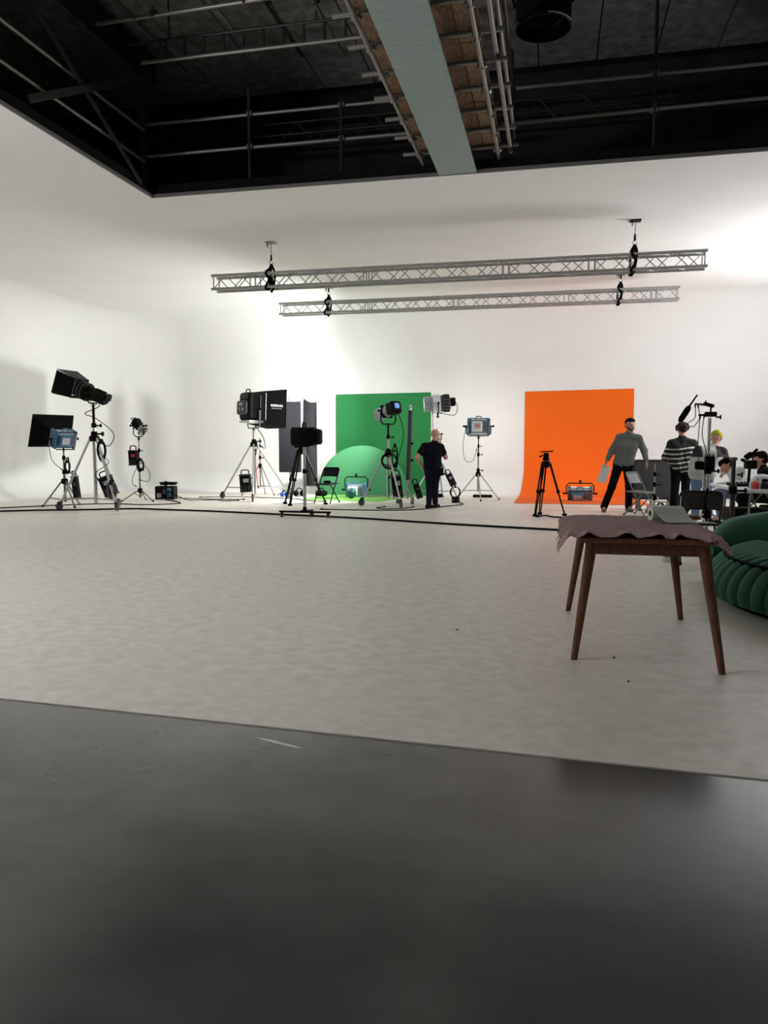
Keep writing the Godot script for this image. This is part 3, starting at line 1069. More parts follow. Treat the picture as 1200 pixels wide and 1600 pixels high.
func backdrops() -> void:
	sheet_drop("green_backdrop", "green paper backdrop fixed to the white back wall", -5.93, -3.27, 2.73, -19.7, M["green paper"], 0.0, 0.01)
	sheet_drop("orange_backdrop", "orange paper backdrop sweeping from the white wall onto the floor", -0.77, 1.97, 2.74, -17.6, M["orange paper"], 0.1, 0.02)
	var t := thing("green_floor_sheet", "yellow-green sheet lying on the floor before the green half disc", "sheet", Vector3(-4.9, 0, -18.8))
	var b := MB.new()
	b.xf = Transform3D(Basis(Vector3(1, 0, 0), Vector3(0, 0, 1), Vector3(0, -1, 0)), Vector3(0, 0.006, 0))
	b.prism(PackedVector2Array([Vector2(-1.05, 1.2), Vector2(0.95, 1.35), Vector2(1.5, -0.85), Vector2(-1.0, -0.85)]), 0.01)
	obj("sheet", b, M["green mat"], t)
	t = thing("half_disc", "large green half disc standing before the green backdrop", "prop", Vector3(-4.95, 0.0, -19.75))
	var poly := PackedVector2Array()
	for k in 41:
		var a := PI * k / 40
		poly.append(Vector2(cos(a) * 1.21, 0.1 + sin(a) * 1.21))
	poly.append(Vector2(-1.21, 0.012))
	poly.append(Vector2(1.21, 0.012))
	b = MB.new()
	b.prism(poly, 0.05)
	obj("disc", b, M["green disc"], t)
	for s in [-0.7, 0.7]:
		b = MB.new()
		b.xf = Transform3D(Basis(Vector3.UP, PI / 2), Vector3(s, 0.012, -0.125))
		b.prism(PackedVector2Array([Vector2(-0.1, 0), Vector2(0.1, 0), Vector2(-0.1, 0.4)]), 0.02)
		obj("foot", b, M["green disc"], t)
	t = thing("glossy_ball", "dark teal glossy ball before the pale floor lamp", "ball", Vector3(-4.85, 0.012, -18.25))
	b = MB.new()
	b.ball(Vector3(0, 0.125, 0), Vector3.ONE * 0.125, 24, 16)
	obj("sphere", b, M["teal ball"], t)
	b = MB.new()
	b.lathe([Vector2(0.0, 0.26), Vector2(0.02, 0.255), Vector2(0.024, 0.24), Vector2(0.022, 0.235)], 12)
	obj("stopper", b, M["dark green"], t)

func barn_lamp(at: Vector3, dir: Vector3) -> void:
	var t := thing("spotlight", "large black barn-door spotlight aimed up left on tall wheeled stand", "lamp", at, 0.0, "spotlights")
	var f := look_basis(dir)
	var c := Vector3(0, 0.19, 0) + f.x * 0.07
	yoke(t, f, 0.17, 0.2, 0.016)
	var b := MB.new()
	b.xf = Transform3D(f, c)
	b.lathe([Vector2(0, -0.42), Vector2(0.1, -0.42), Vector2(0.125, -0.38), Vector2(0.125, -0.1), Vector2(0.15, -0.06), Vector2(0.15, 0.04), Vector2(0, 0.04)], 8, Vector3.ZERO, Vector3.RIGHT)
	obj("housing", b, M["black metal"], t)
	b = MB.new()
	b.xf = Transform3D(f, c)
	b.box(Vector3(-0.42, 0.06, 0), Vector3(0.1, 0.14, 0.2), 0.02)
	b.box(Vector3(-0.25, 0.13, 0), Vector3(0.26, 0.05, 0.06), 0.01)
	obj("rear_controls", b, M["black plastic"], t)
	for k in 5:
		b = MB.new()
		b.xf = Transform3D(f, c)
		var x := 0.05 + k * 0.045
		b.lathe([Vector2(0.15, x), Vector2(0.19, x + 0.005), Vector2(0.19, x + 0.034), Vector2(0.15, x + 0.04)], 24, Vector3.ZERO, Vector3.RIGHT)
		obj("lens_ring", b, M["charcoal plastic"] if k % 2 else M["black metal"], t)
	b = MB.new()
	b.xf = Transform3D(f, c)
	b.lathe([Vector2(0.15, 0.04), Vector2(0.16, 0.27), Vector2(0.0, 0.285)], 24, Vector3.ZERO, Vector3.RIGHT)
	obj("lens", b, M["dark steel"], t)
	b = MB.new()
	b.xf = Transform3D(f, c)
	for q in [-1, 1]:
		b.box(Vector3(0.29, q * 0.195, 0), Vector3(0.03, 0.03, 0.42), 0.01)
		b.box(Vector3(0.29, 0, q * 0.195), Vector3(0.03, 0.42, 0.03), 0.01)
	obj("door_frame", b, M["black metal"], t)
	for k in 4:
		b = MB.new()
		b.xf = Transform3D(f * Basis(Vector3.RIGHT, PI / 2 * k), c)
		var o := 0.14 if k % 2 == 0 else 0.24
		b.xf = b.xf * Transform3D(Basis(Vector3.BACK, o), Vector3(0.305, 0.2, 0)) * Transform3D(Basis(Vector3.RIGHT, PI / 2), Vector3.ZERO)
		var w1 := 0.29 if k % 2 == 0 else 0.24
		b.prism(PackedVector2Array([Vector2(0, -0.2), Vector2(0.4, -w1), Vector2(0.4, w1), Vector2(0, 0.2)]), 0.006)
		obj("barn_door", b, M["black metal"], t)

func left_group() -> void:
	var at := Vector3(-9.2, 0, -14.15)
	tripod("roller_stand", "tall wheeled light stand under the barn-door spotlight", at, [Vector2(-0.56, 0.38), Vector2(0.66, 0.34), Vector2(0.12, -0.6)], {"top": 2.1, "hub": 1.45, "low": 0.12, "r": 0.042, "stages": [1.55, 1.72], "wheels": true, "brace_y": 0.22, "brace_root": 0.22, "upmat": "black metal", "group": "wheeled light stands"})
	barn_lamp(at + Vector3(0, 2.15, 0), Vector3(-0.9, 0.34, -0.12))
	ballast("power_supply", "tilted black power supply hung on the barn-door spotlight's stand", at + Vector3(0.28, 0.68, 0.12), 0.15, Vector3(0.24, 0.42, 0.2), 0.38)
	coil_thing("black cable coil hung below the barn-door spotlight", at + Vector3(0.22, 1.2, 0.1), 0.09, 0.2, 5, 0.012, 2)
	coil_thing("tangled grey cable coil beside the tilted power supply", at + Vector3(0.52, 0.4, 0.25), 0.1, 0.17, 6, 0.016, 3, "charcoal plastic")
	cable_thing("lamp_cable", "thin black cable looping down from the barn-door spotlight", [at + Vector3(0.1, 2.3, 0.1), at + Vector3(0.2, 2.1, 0.1), at + Vector3(-0.1, 1.95, 0.15), at + Vector3(0.15, 1.85, 0.15), at + Vector3(0.5, 1.55, 0.1), at + Vector3(0.4, 1.3, 0.1), at + Vector3(0.2, 1.35, 0.1)], 0.009, "black plastic", 6, "lamp cables")
	cable_thing("lamp_cable", "thin black cable hanging from coil to the tilted power supply", [at + Vector3(0.25, 1.1, 0.1), at + Vector3(0.38, 0.95, 0.12), at + Vector3(0.1, 0.75, 0.15), at + Vector3(0.18, 0.62, 0.2)], 0.008, "black plastic", 6, "lamp cables")
	# second stand: panel lamp with a hood
	at = Vector3(-10.2, 0, -14.55)
	tripod("light_stand", "light stand under the hooded blue panel lamp", at, [Vector2(-0.42, 0.18), Vector2(0.4, 0.26), Vector2(0.0, -0.5)], {"top": 1.2, "hub": 0.55, "low": 0.1, "r": 0.028, "stages": [0.75, 1.05], "brace_y": 0.2, "mat": "galvanised"})
	var dir := Vector3(-0.75, 0.3, -0.35)
	var p := panel_lamp("blue panel lamp with big black hood, leftmost on a stand", at + Vector3(0, 1.25, 0), dir, 0.46, 0.34, 0.2, 0.2, 0.0, "dark")
	var f := look_basis(dir)
	var c := Vector3(0, 0.2, 0)
	var b := MB.new()
	var a0 := []
	var a1 := []
	for q in [[-1, -1], [1, -1], [1, 1], [-1, 1]]:
		a0.append(c + f * Vector3(0.1, q[0] * 0.17, q[1] * 0.23))
		a1.append(c + f * Vector3(0.5, q[0] * 0.36, q[1] * 0.46))
	b.hull4(a0, a1)
	obj("hood", b, M["black cloth"], p)
	b = MB.new()
	for k in 4:
		b.tube(a0[k], a1[k], 0.008, -1, 6)
		b.tube(a1[k], a1[(k + 1) % 4], 0.007, -1, 6)
	obj("hood_rods", b, M["black metal"], p)
	coil_thing("cable coil hung on the stand of the hooded lamp", at + Vector3(0.14, 0.85, 0.08), 0.06, 0.13, 5, 0.012, 7)
	ballast("sandbag", "dark bag hung low on the stand of the hooded lamp", at + Vector3(0.2, 0.66, -0.05), 0.1, Vector3(0.12, 0.5, 0.14), 0.12, "charcoal plastic")
	cable_thing("lamp_cable", "thin cable drooping from hooded lamp down its stand", [at + Vector3(-0.28, 1.35, 0.1), at + Vector3(-0.2, 1.0, 0.12), at + Vector3(-0.02, 0.8, 0.06)], 0.007, "black plastic", 6, "lamp cables")
	# third stand: small spotlight
	at = Vector3(-9.5, 0, -16.4)
	var t := tripod("light_stand", "thin stand with low legs under the small downward spotlight", at, [Vector2(0.42, 0.16), Vector2(-0.3, 0.32), Vector2(-0.1, -0.42)], {"top": 1.46, "hub": 0.26, "low": 0.08, "r": 0.022, "stages": [0.75, 1.2], "brace_y": 0.2, "mat": "galvanised"})
	t = thing("small_spotlight", "small black spotlight with chrome reflector tipped down to the right", "lamp", at + Vector3(0, 1.5, 0), 0.0, "spotlights")
	dir = Vector3(0.62, -0.62, 0.25)
	f = look_basis(dir)
	c = Vector3(0, 0.27, 0)
	yoke(t, look_basis(Vector3(0.3, 0, 1)), 0.12, 0.27, 0.012)
	b = MB.new()
	b.xf = Transform3D(f, c)
	b.box(Vector3(-0.05, 0, 0), Vector3(0.28, 0.17, 0.17), 0.03)
	obj("housing", b, M["black metal"], t)
	for k in 4:
		b = MB.new()
		b.xf = Transform3D(f, c)
		b.box(Vector3(-0.15 + k * 0.05, 0, 0), Vector3(0.012, 0.19, 0.19), 0.01)
		obj("cooling_fin", b, M["black plastic"], t)
	b = MB.new()
	b.xf = Transform3D(f, c)
	b.lathe([Vector2(0.07, 0.09), Vector2(0.075, 0.12), Vector2(0.125, 0.2), Vector2(0.12, 0.2), Vector2(0.07, 0.12), Vector2(0.0, 0.11)], 20, Vector3.ZERO, Vector3.RIGHT)
	obj("reflector", b, M["chrome"], t)
	b = MB.new()
	b.xf = Transform3D(f, c)
	b.path(curve([Vector3(-0.18, 0.0, -0.07), Vector3(-0.24, 0.02, -0.07), Vector3(-0.24, 0.02, 0.07), Vector3(-0.18, 0.0, 0.07)], 4), 0.01, 6)
	obj("handle", b, M["charcoal plastic"], t)
	ballast("power_supply", "upright black power supply with red edge on the small spotlight's stand", at + Vector3(-0.13, 1.2, 0.04), 0.1, Vector3(0.2, 0.36, 0.16), 0.04, "red")
	coil_thing("bundle of thin cables hanging under the upright power supply", at + Vector3(0.06, 0.85, 0.06), 0.08, 0.13, 6, 0.01, 9)
	cable_thing("lamp_cable", "thin cable loop hanging low from the small spotlight's stand", [at + Vector3(0.08, 0.9, 0.06), at + Vector3(0.28, 0.7, 0.06), at + Vector3(0.26, 0.48, 0.06), at + Vector3(0.05, 0.5, 0.04)], 0.007, "black plastic", 6, "lamp cables")
	cable_thing("lamp_cable", "short cable end dangling left of the small spotlight's stand", [at + Vector3(0.0, 0.85, 0.06), at + Vector3(-0.14, 0.6, 0.06), at + Vector3(-0.16, 0.42, 0.06), at + Vector3(-0.08, 0.36, 0.06)], 0.007, "black plastic", 6, "lamp cables")
	# power box on the floor
	t = thing("power_box", "black power distribution box on the floor with blue sockets", "power box", Vector3(-9.26, 0, -17.2), 0.2)
	b = MB.new()
	b.box(Vector3(0, 0.17, 0), Vector3(0.46, 0.3, 0.34), 0.015)
	obj("case", b, M["black plastic"], t)
	for q in [[-0.2, -0.13], [0.2, -0.13], [-0.2, 0.13], [0.2, 0.13]]:
		b = MB.new()
		b.lathe([Vector2(0, 0), Vector2(0.025, 0), Vector2(0.025, 0.03), Vector2(0, 0.03)], 10, Vector3(q[0], 0, q[1]))
		obj("rubber_foot", b, M["rubber"], t)
	for q in [[0.12, 0.24, "panel blue"], [0.12, 0.12, "panel blue"], [-0.12, 0.1, "panel silver"], [0.02, 0.2, "charcoal plastic"]]:
		b = MB.new()
		b.tube(Vector3(q[0], q[1], 0.165), Vector3(q[0], q[1] - 0.02, 0.24), 0.045, 0.04, 12)
		b.box(Vector3(q[0], q[1], 0.17), Vector3(0.11, 0.1, 0.01), 0.003)
		obj("socket", b, M[q[2]], t)
	coil_thing("heap of black cable on top of the floor power box", Vector3(-9.2, 0.385, -17.2), 0.2, 0.13, 7, 0.018, 14, "black plastic", Basis(Vector3.RIGHT, PI / 2))
	cable_thing("floor_cable", "grey cable trailing right along the floor from the power box", [Vector3(-9.08, 0.12, -16.95), Vector3(-8.85, 0.05, -17.0), Vector3(-8.5, 0.012, -17.3), Vector3(-8.0, 0.012, -17.2), Vector3(-7.3, 0.012, -17.35)], 0.01, "charcoal plastic", 6, "cables on the floor")
	cable_thing("floor_cable", "second thin cable curling from the power box to the softbox stand", [Vector3(-9.08, 0.2, -16.95), Vector3(-8.8, 0.1, -16.9), Vector3(-8.4, 0.01, -16.8), Vector3(-7.9, 0.01, -17.1), Vector3(-7.6, 0.01, -16.8), Vector3(-7.3, 0.01, -17.0)], 0.009, "black plastic", 6, "cables on the floor")

func softbox_group() -> void:
	softbox(Vector3(-7.12, 0, -17.6), Vector3(0.64, -0.04, -0.77), "wheeled chrome stand under the large black softbox lamp", "large black lamp with square softbox lettered in white", E_SOFT)
	softbox(Vector3(-7.9, 0, -1.8), Vector3(0.25, 0.8, 0.1), "wheeled chrome stand left of the hooded lamp, out at the side", "large black softbox lamp out at the left side, aimed at the ceiling", E_LEFT)
	softbox(Vector3(7.1, 0, -15.4), Vector3(-0.75, 0.6, 0.0), "wheeled chrome stand beyond the folding table", "large black softbox lamp beyond the folding table, aimed at the ceiling", E_SIDE)
	softbox_extras()

func softbox(at: Vector3, aim: Vector3, stand_label: String, lamp_label: String, energy: float) -> void:
	tripod("roller_stand", stand_label, at, [Vector2(-0.86, -0.1), Vector2(0.3, 0.86), Vector2(0.62, -0.66)], {"top": 1.68, "hub": 1.34, "low": 0.1, "r": 0.036, "stages": [1.42], "wheels": true, "brace_y": 0.28, "brace_root": 0.28, "upmat": "black metal", "group": "wheeled light stands"})
	var t := thing("softbox_lamp", lamp_label, "lamp", at + Vector3(0, 1.72, 0), 0.0, "softbox lamps")
	var f := look_basis(aim)
	var c := Vector3(0, 0.5, 0)
	yoke(t, f, 0.3, 0.45, 0.018, "galvanised")
	var b := MB.new()
	b.xf = Transform3D(f, c)
	b.box(Vector3(-0.08, 0.02, 0), Vector3(0.36, 0.66, 0.5), 0.05)
	obj("housing", b, M["black plastic"], t)
	b = MB.new()
	b.xf = Transform3D(f, c)
	b.box(Vector3(-0.3, -0.02, 0), Vector3(0.1, 0.34, 0.44), 0.04)
	obj("rear_unit", b, M["charcoal plastic"], t)
	b = MB.new()
	b.xf = Transform3D(f, c)
	b.box(Vector3(-0.355, 0.06, 0.02), Vector3(0.008, 0.06, 0.16), 0.002)
	b.box(Vector3(-0.355, -0.05, -0.04), Vector3(0.01, 0.05, 0.05), 0.002)
	b.box(Vector3(-0.355, -0.06, 0.13), Vector3(0.01, 0.05, 0.08), 0.002)
	obj("control_plate", b, M["panel silver"], t)
	for k in 6:
		b = MB.new()
		b.xf = Transform3D(f, c)
		b.box(Vector3(-0.262, 0.2 + k * 0.02, 0), Vector3(0.012, 0.01, 0.4))
		obj("vent_slat", b, M["charcoal plastic"], t)
	b = MB.new()
	b.xf = Transform3D(f, c)
	b.path(curve([Vector3(-0.15, 0.35, -0.1), Vector3(-0.15, 0.42, -0.08), Vector3(-0.15, 0.42, 0.08), Vector3(-0.15, 0.35, 0.1)], 4), 0.014, 6)
	obj("handle", b, M["black plastic"], t)
	b = MB.new()
	b.xf = Transform3D(f, c)
	b.box(Vector3(-0.06, -0.345, 0.02), Vector3(0.4, 0.06, 0.5), 0.015)
	obj("pale_skirt", b, M["white cloth"], t)
	var a0 := []
	var a1 := []
	for q in [[-1, -1], [1, -1], [1, 1], [-1, 1]]:
		a0.append(c + f * Vector3(0.1, q[0] * 0.38, q[1] * 0.38))
		a1.append(c + f * Vector3(0.64, q[0] * 0.46, q[1] * 0.46))
	b = MB.new()
	b.hull4(a0, a1)
	obj("softbox", b, M["black cloth"], t)
	b = MB.new()
	for k in 4:
		b.tube(a0[k], a1[k], 0.009, -1, 6)
		b.tube(a0[k], a0[(k + 1) % 4], 0.012, -1, 6)
		b.tube(a1[k], a1[(k + 1) % 4], 0.008, -1, 6)
	obj("softbox_rods", b, M["black metal"], t)
	b = MB.new()
	b.tube(c + f * Vector3(0.12, -0.3, 0.39), c + f * Vector3(0.12, 0.34, 0.39), 0.012, -1, 6)
	obj("edge_strip", b, M["panel silver"], t)
	b = MB.new()
	b.xf = Transform3D(f, c)
	b.box(Vector3(0.6, 0, 0), Vector3(0.006, 0.88, 0.88))
	obj("diffuser", b, M["glow"], t)
	lamp_area(at + Vector3(0, 1.72, 0) + c + f.x * 0.66, f.x, energy, Vector2(0.86, 0.86), Color(0.985, 0.99, 1.0))
	# lettering on the side of the softbox
	var nrm := (Vector3(a1[2]) - Vector3(a0[2])).cross(f.y).normalized()
	if nrm.dot(f.z) < 0:
		nrm = -nrm
	var along := f.y.cross(nrm).normalized()
	for w in [["NANLUX", 0.058, 0.04]]:
		var tm := TextMesh.new()
		tm.text = w[0]
		var font := SystemFont.new()
		font.font_names = PackedStringArray(["Droid Sans"])
		font.font_weight = 700
		tm.font = font
		tm.font_size = 64
		tm.pixel_size = w[1] / 48.0
		tm.depth = 0.004
		var o := put("lettering", tm, M["white paint"], t)
		o.basis = Basis(along, nrm.cross(along), nrm)
		o.position = c + f * Vector3(0.4, 0.02 + w[2], 0.4245) + nrm * 0.005
	b = MB.new()
	b.xf = Transform3D(Basis(along, nrm.cross(along), nrm), c + f * Vector3(0.4, -0.01, 0.424) + nrm * 0.003)
	b.box(Vector3.ZERO, Vector3(0.26, 0.008, 0.002))
	obj("print_line", b, M["panel silver"], t)

func softbox_extras() -> void:
	var at := Vector3(-7.12, 0, -17.6)
	var t: Node3D
	var b: MB
	ballast("power_supply", "black bag-like power supply hung low inside the softbox stand", at + Vector3(-0.16, 0.62, 0.2), 0.2, Vector3(0.26, 0.44, 0.18), 0.06)
	cable_thing("lamp_cable", "thin black cable looping below the softbox lamp", [at + Vector3(0.1, 1.75, 0.1), at + Vector3(0.3, 1.5, 0.15), at + Vector3(0.34, 1.25, 0.15), at + Vector3(0.15, 1.3, 0.1), at + Vector3(0.06, 1.1, 0.05)], 0.009, "black plastic", 6, "lamp cables")
	cable_thing("lamp_cable", "thin red cable running down the softbox stand's column", [at + Vector3(0.05, 1.2, 0.04), at + Vector3(0.06, 0.8, 0.05), at + Vector3(0.1, 0.45, 0.06), at + Vector3(0.12, 0.3, 0.06)], 0.01, "red", 6, "lamp cables")
	# slim stand behind
	tripod("light_stand", "slim bare stand behind the softbox stand's right leg", Vector3(-7.6, 0, -19.2), tri_feet(0.5, 0.4), {"top": 1.5, "hub": 0.78, "low": 0.2, "r": 0.02, "stages": [1.0, 1.3], "brace_y": 0.25, "mat": "galvanised"})
	# grey flats on a stand
	t = thing("grey_flat", "tall grey fabric panel on a thin pole beside the softbox", "panel", Vector3(-6.76, 0, -19.2), 0.08, "grey fabric panels")
	b = MB.new()
	b.box(Vector3(0, 1.53, 0), Vector3(0.58, 1.84, 0.03), 0.008)
	obj("fabric", b, M["grey fabric"], t)
	for s in [-1, 1]:
		rod("frame_bar", Vector3(s * 0.29, 0.62, 0), Vector3(s * 0.29, 2.46, 0), 0.014, M["charcoal plastic"], t)
		rod("frame_bar", Vector3(-0.29, 1.54 + s * 0.92, 0), Vector3(0.29, 1.54 + s * 0.92, 0), 0.012, M["panel silver"], t)
	rod("pole", Vector3(-0.02, 0.02, -0.03), Vector3(-0.02, 2.6, -0.03), 0.014, M["galvanised"], t)
	b = MB.new()
	b.ball(Vector3(-0.02, 2.62, -0.03), Vector3(0.02, 0.05, 0.02), 8, 6)
	obj("finial", b, M["panel silver"], t)
	for k in 3:
		var a := 0.5 + TAU * k / 3
		rod("foot", Vector3(-0.02, 0.2, -0.03), Vector3(-0.02 + cos(a) * 0.35, 0.012, -0.03 + sin(a) * 0.35), 0.012, M["galvanised"], t)
	t = thing("grey_flat", "narrow darker grey panel with wavy top right of taller panel", "panel", Vector3(-6.26, 0, -19.35), 0.0, "grey fabric panels")
	var pts := []
	var back := []
	for j in 13:
		for i in 7:
			var u := i / 6.0 * 2 - 1
			var v := j / 12.0
			var z := 0.08 * (1 - u * u) + 0.03 * sin(v * 5.0 + u)
			var q := Vector3(u * 0.18 - 0.01 * sin(v * 4.0), lerpf(0.25, 2.44 - 0.05 * u + 0.05 * (u * u), v), z)
			pts.append(q)
			back.append(q - Vector3(0, 0, 0.02))
	b = MB.new()
	b.grid(pts, 7)
	b.grid(back, 7, true)
	for i in 6:
		b.quadn(pts[84 + i], pts[85 + i], back[85 + i], back[84 + i], Vector3.UP)
	obj("fabric", b, M["grey fabric dark"], t)
	rod("frame_bar", Vector3(-0.18, 0.2, 0), Vector3(-0.18, 2.46, 0), 0.014, M["panel silver"], t)
	rod("frame_bar", Vector3(0.18, 0.2, 0), Vector3(0.18, 2.42, 0), 0.014, M["charcoal plastic"], t)
	for s in [-1, 1]:
		rod("foot", Vector3(0.18 * s, 0.22, 0), Vector3(0.22 * s, 0.012, 0.25), 0.014, M["galvanised"], t)
		rod("foot", Vector3(0.18 * s, 0.22, 0), Vector3(0.22 * s, 0.012, -0.2), 0.014, M["galvanised"], t)
	sandbag("black saddle sandbag on the foot of the tall grey panel", Vector3(-6.42, 0, -18.9), "black cloth", 0.3)
	sandbag("blue sandbag on the floor left of the camera tripod", Vector3(-6.75, 0, -18.7), "blue", 0.8, 0.6)
	sandbag("black saddle sandbag under the narrow grey panel", Vector3(-5.85, 0, -19.0), "black cloth", -0.4)

func sandbag(label: String, at: Vector3, m: String, turn: float, sc := 0.8) -> void:
	var t := thing("sandbag", label, "sandbag", at, turn, "sandbags on stand feet")
	for s in [-1, 1]:
		var b := MB.new()
		b.ball(Vector3(s * 0.1, 0.1, 0) * sc, Vector3(0.09, 0.1, 0.16) * sc, 12, 8)
		obj("pouch", b, M[m], t)
	var b2 := MB.new()
	b2.path(curve([Vector3(-0.1, 0.19, 0) * sc, Vector3(-0.04, 0.26, 0) * sc, Vector3(0.04, 0.26, 0) * sc, Vector3(0.1, 0.19, 0) * sc], 4), 0.015, 6)
	obj("strap", b2, M["rubber"], t)

func video_tripod(label: String, at: Vector3, feet: Array, apex: float, r := 0.013) -> Node3D:
	var t := thing("camera_tripod", label, "tripod", at, 0.0, "camera tripods")
	for f in feet:
		var root := Vector3(f.x, 0, f.y).normalized() * 0.07 + Vector3.UP * apex
		var foot := Vector3(f.x, 0.03, f.y)
		var side := (foot - root).cross(Vector3.UP).normalized()
		var mid := root.lerp(foot, 0.55)
		for s in [-1, 1]:
			rod("leg_tube", root + side * s * 0.035, mid + side * s * 0.03, r, M["black metal"], t)
			rod("leg_tube", mid + side * s * 0.022, foot + side * s * 0.014, r * 0.8, M["black metal"], t)
		var b := MB.new()
		b.box(mid, Vector3(0.1, 0.07, 0.05), 0.01, look_basis(side))
		obj("leg_clamp", b, M["black plastic"], t)
		b = MB.new()
		b.box(foot - Vector3(0, 0.005, 0), Vector3(0.09, 0.05, 0.07), 0.015)
		obj("foot_pad", b, M["rubber"], t)
	var b3 := MB.new()
	b3.lathe([Vector2(0, apex + 0.04), Vector2(0.08, apex + 0.03), Vector2(0.085, apex - 0.03), Vector2(0.05, apex - 0.08), Vector2(0, apex - 0.1)], 14)
	obj("crown", b3, M["black metal"], t)
	return t

func tripod_head(t: Node3D, y: float) -> void:
	var b := MB.new()
	b.lathe([Vector2(0, y + 0.02), Vector2(0.06, y + 0.02), Vector2(0.065, y + 0.07), Vector2(0.045, y + 0.09), Vector2(0.0, y + 0.09)], 14)
	b.box(Vector3(0, y + 0.12, 0), Vector3(0.1, 0.1, 0.13), 0.02)
	obj("fluid_head", b, M["black plastic"], t)
	b = MB.new()
	b.box(Vector3(0.01, y + 0.19, 0), Vector3(0.24, 0.022, 0.09), 0.006, Basis(Vector3.BACK, 0.05))
	obj("quick_plate", b, M["black metal"], t)
	b = MB.new()
	b.tube(Vector3(-0.06, y + 0.12, 0.0), Vector3(-0.1, y + 0.1, 0.06), 0.014, -1, 8)
	b.ball(Vector3(-0.105, y + 0.1, 0.065), Vector3.ONE * 0.022, 8, 6)
	obj("drag_knob", b, M["black plastic"], t)

func centre_group() -> void:
	# wheeled column with a boxed monitor
	var t := thing("wheeled_column", "chrome column on black T-bar base with small wheels", "stand", Vector3(-4.38, 0, -13.2), -0.02, "wheeled light stands")
	var b := MB.new()
	b.box(Vector3(0, 0.105, 0), Vector3(0.98, 0.035, 0.05), 0.006)
	obj("base_bar", b, M["black metal"], t)
	b = MB.new()
	b.box(Vector3(0, 0.105, -0.2), Vector3(0.05, 0.035, 0.42), 0.006)
	obj("base_bar", b, M["black metal"], t)
	for q in [Vector3(-0.44, 0, 0), Vector3(0.44, 0, 0), Vector3(0, 0, -0.38)]:
		b = MB.new()
		b.lathe([Vector2(0, -0.015), Vector2(0.034, -0.015), Vector2(0.04, 0), Vector2(0.034, 0.015), Vector2(0, 0.015)], 14, q + Vector3(0, 0.04, 0), Vector3(0.4, 0, 1))
		var w := obj("caster", b, M["caster grey"], t)
		b = MB.new()
		b.box(q + Vector3(0, 0.07, 0), Vector3(0.04, 0.05, 0.045), 0.008)
		obj("fork", b, M["black metal"], w)
	b = MB.new()
	b.lathe([Vector2(0.0, 0.2), Vector2(0.03, 0.2), Vector2(0.04, 0.15), Vector2(0.09, 0.125), Vector2(0.09, 0.12)], 14)
	obj("base_collar", b, M["black metal"], t)
	rod("column", Vector3(0, 0.12, 0), Vector3(0, 0.85, 0), 0.03, M["chrome"], t)
	rod("column", Vector3(0, 0.8, 0), Vector3(0, 1.29, 0), 0.024, M["chrome"], t)
	b = MB.new()
	b.tube(Vector3(0, 0.8, 0), Vector3(0, 0.88, 0), 0.038, -1, 12)
	b.tube(Vector3(0, 0.84, 0), Vector3(0.1, 0.84, 0.02), 0.012, -1, 8)
	obj("collar", b, M["black metal"], t)
	t = thing("monitor_box", "black boxed monitor with rounded corners on wheeled chrome column", "monitor", Vector3(-4.36, 1.29, -13.2), -0.05)
	b = MB.new()
	b.box(Vector3(-0.02, 0.17, 0), Vector3(0.47, 0.33, 0.22), 0.035)
	obj("case", b, M["black plastic"], t)
	b = MB.new()
	b.box(Vector3(0.255, 0.165, -0.01), Vector3(0.09, 0.28, 0.2), 0.035)
	obj("end_cap", b, M["black plastic"], t)
	b = MB.new()
	b.box(Vector3(-0.02, 0.17, 0.111), Vector3(0.41, 0.26, 0.006), 0.002)
	var gl := mat("dark glass", Color(0.012, 0.012, 0.014), 0.12)
	obj("dark_screen", b, gl, t)
	b = MB.new()
	b.path(curve([Vector3(-0.05, 0.33, 0), Vector3(-0.04, 0.41, 0), Vector3(0.0, 0.41, 0), Vector3(0.01, 0.33, 0)], 4), 0.014, 6)
	obj("top_clip", b, M["black metal"], t)
	b = MB.new()
	b.box(Vector3(0, 0.0, 0), Vector3(0.14, 0.03, 0.12), 0.008)
	b.box(Vector3(-0.14, -0.015, 0.04), Vector3(0.1, 0.03, 0.05), 0.01)
	obj("mount_plate", b, M["black metal"], t)
	var tr := video_tripod("black camera tripod behind the wheeled column", Vector3(-5.45, 0, -16.2), [Vector2(-0.42, -0.1), Vector2(-0.12, 0.42), Vector2(0.52, -0.12)], 1.2, 0.017)
	tripod_head(tr, 1.2)
	folding_chair("black folding chair before the green half disc with small item on seat", Vector3(-5.05, 0, -16.88), -0.3, "black metal", "black plastic")
	t = thing("small_pouch", "small dark pouch lying on seat of chair by half disc", "pouch", Vector3(-5.05, 0.45, -16.86), -0.3)
	b = MB.new()
	b.box(Vector3(0, 0.03, 0), Vector3(0.16, 0.05, 0.1), 0.018)
	obj("body", b, M["black cloth"], t)
	b = MB.new()
	b.box(Vector3(0, 0.058, 0), Vector3(0.15, 0.006, 0.02), 0.002)
	obj("zip", b, M["charcoal plastic"], t)
	panel_lamp("pale panel lamp set on the floor before the green half disc", Vector3(-4.88, 0.53, -18.85), Vector3(0.0, 0.12, -1.0), 0.5, 0.3, 0.16, -0.34, E_GREEN, "pale")
	# wheeled stand with the tubular spotlight
	var at := Vector3(-3.55, 0, -16.5)
	tripod("roller_stand", "wheeled chrome stand before the green backdrop under grey tubular spotlight", at, [Vector2(-0.5, 0.3), Vector2(0.42, 0.72), Vector2(0.12, -0.62)], {"top": 1.72, "hub": 1.12, "low": 0.14, "r": 0.032, "stages": [1.2, 1.5], "wheels": true, "brace_y": 0.2, "brace_root": 0.2, "upmat": "black metal", "group": "wheeled light stands"})
	t = thing("spotlight", "grey tubular spotlight with square black back and blue display", "lamp", at + Vector3(0, 1.76, 0), 0.0, "spotlights")
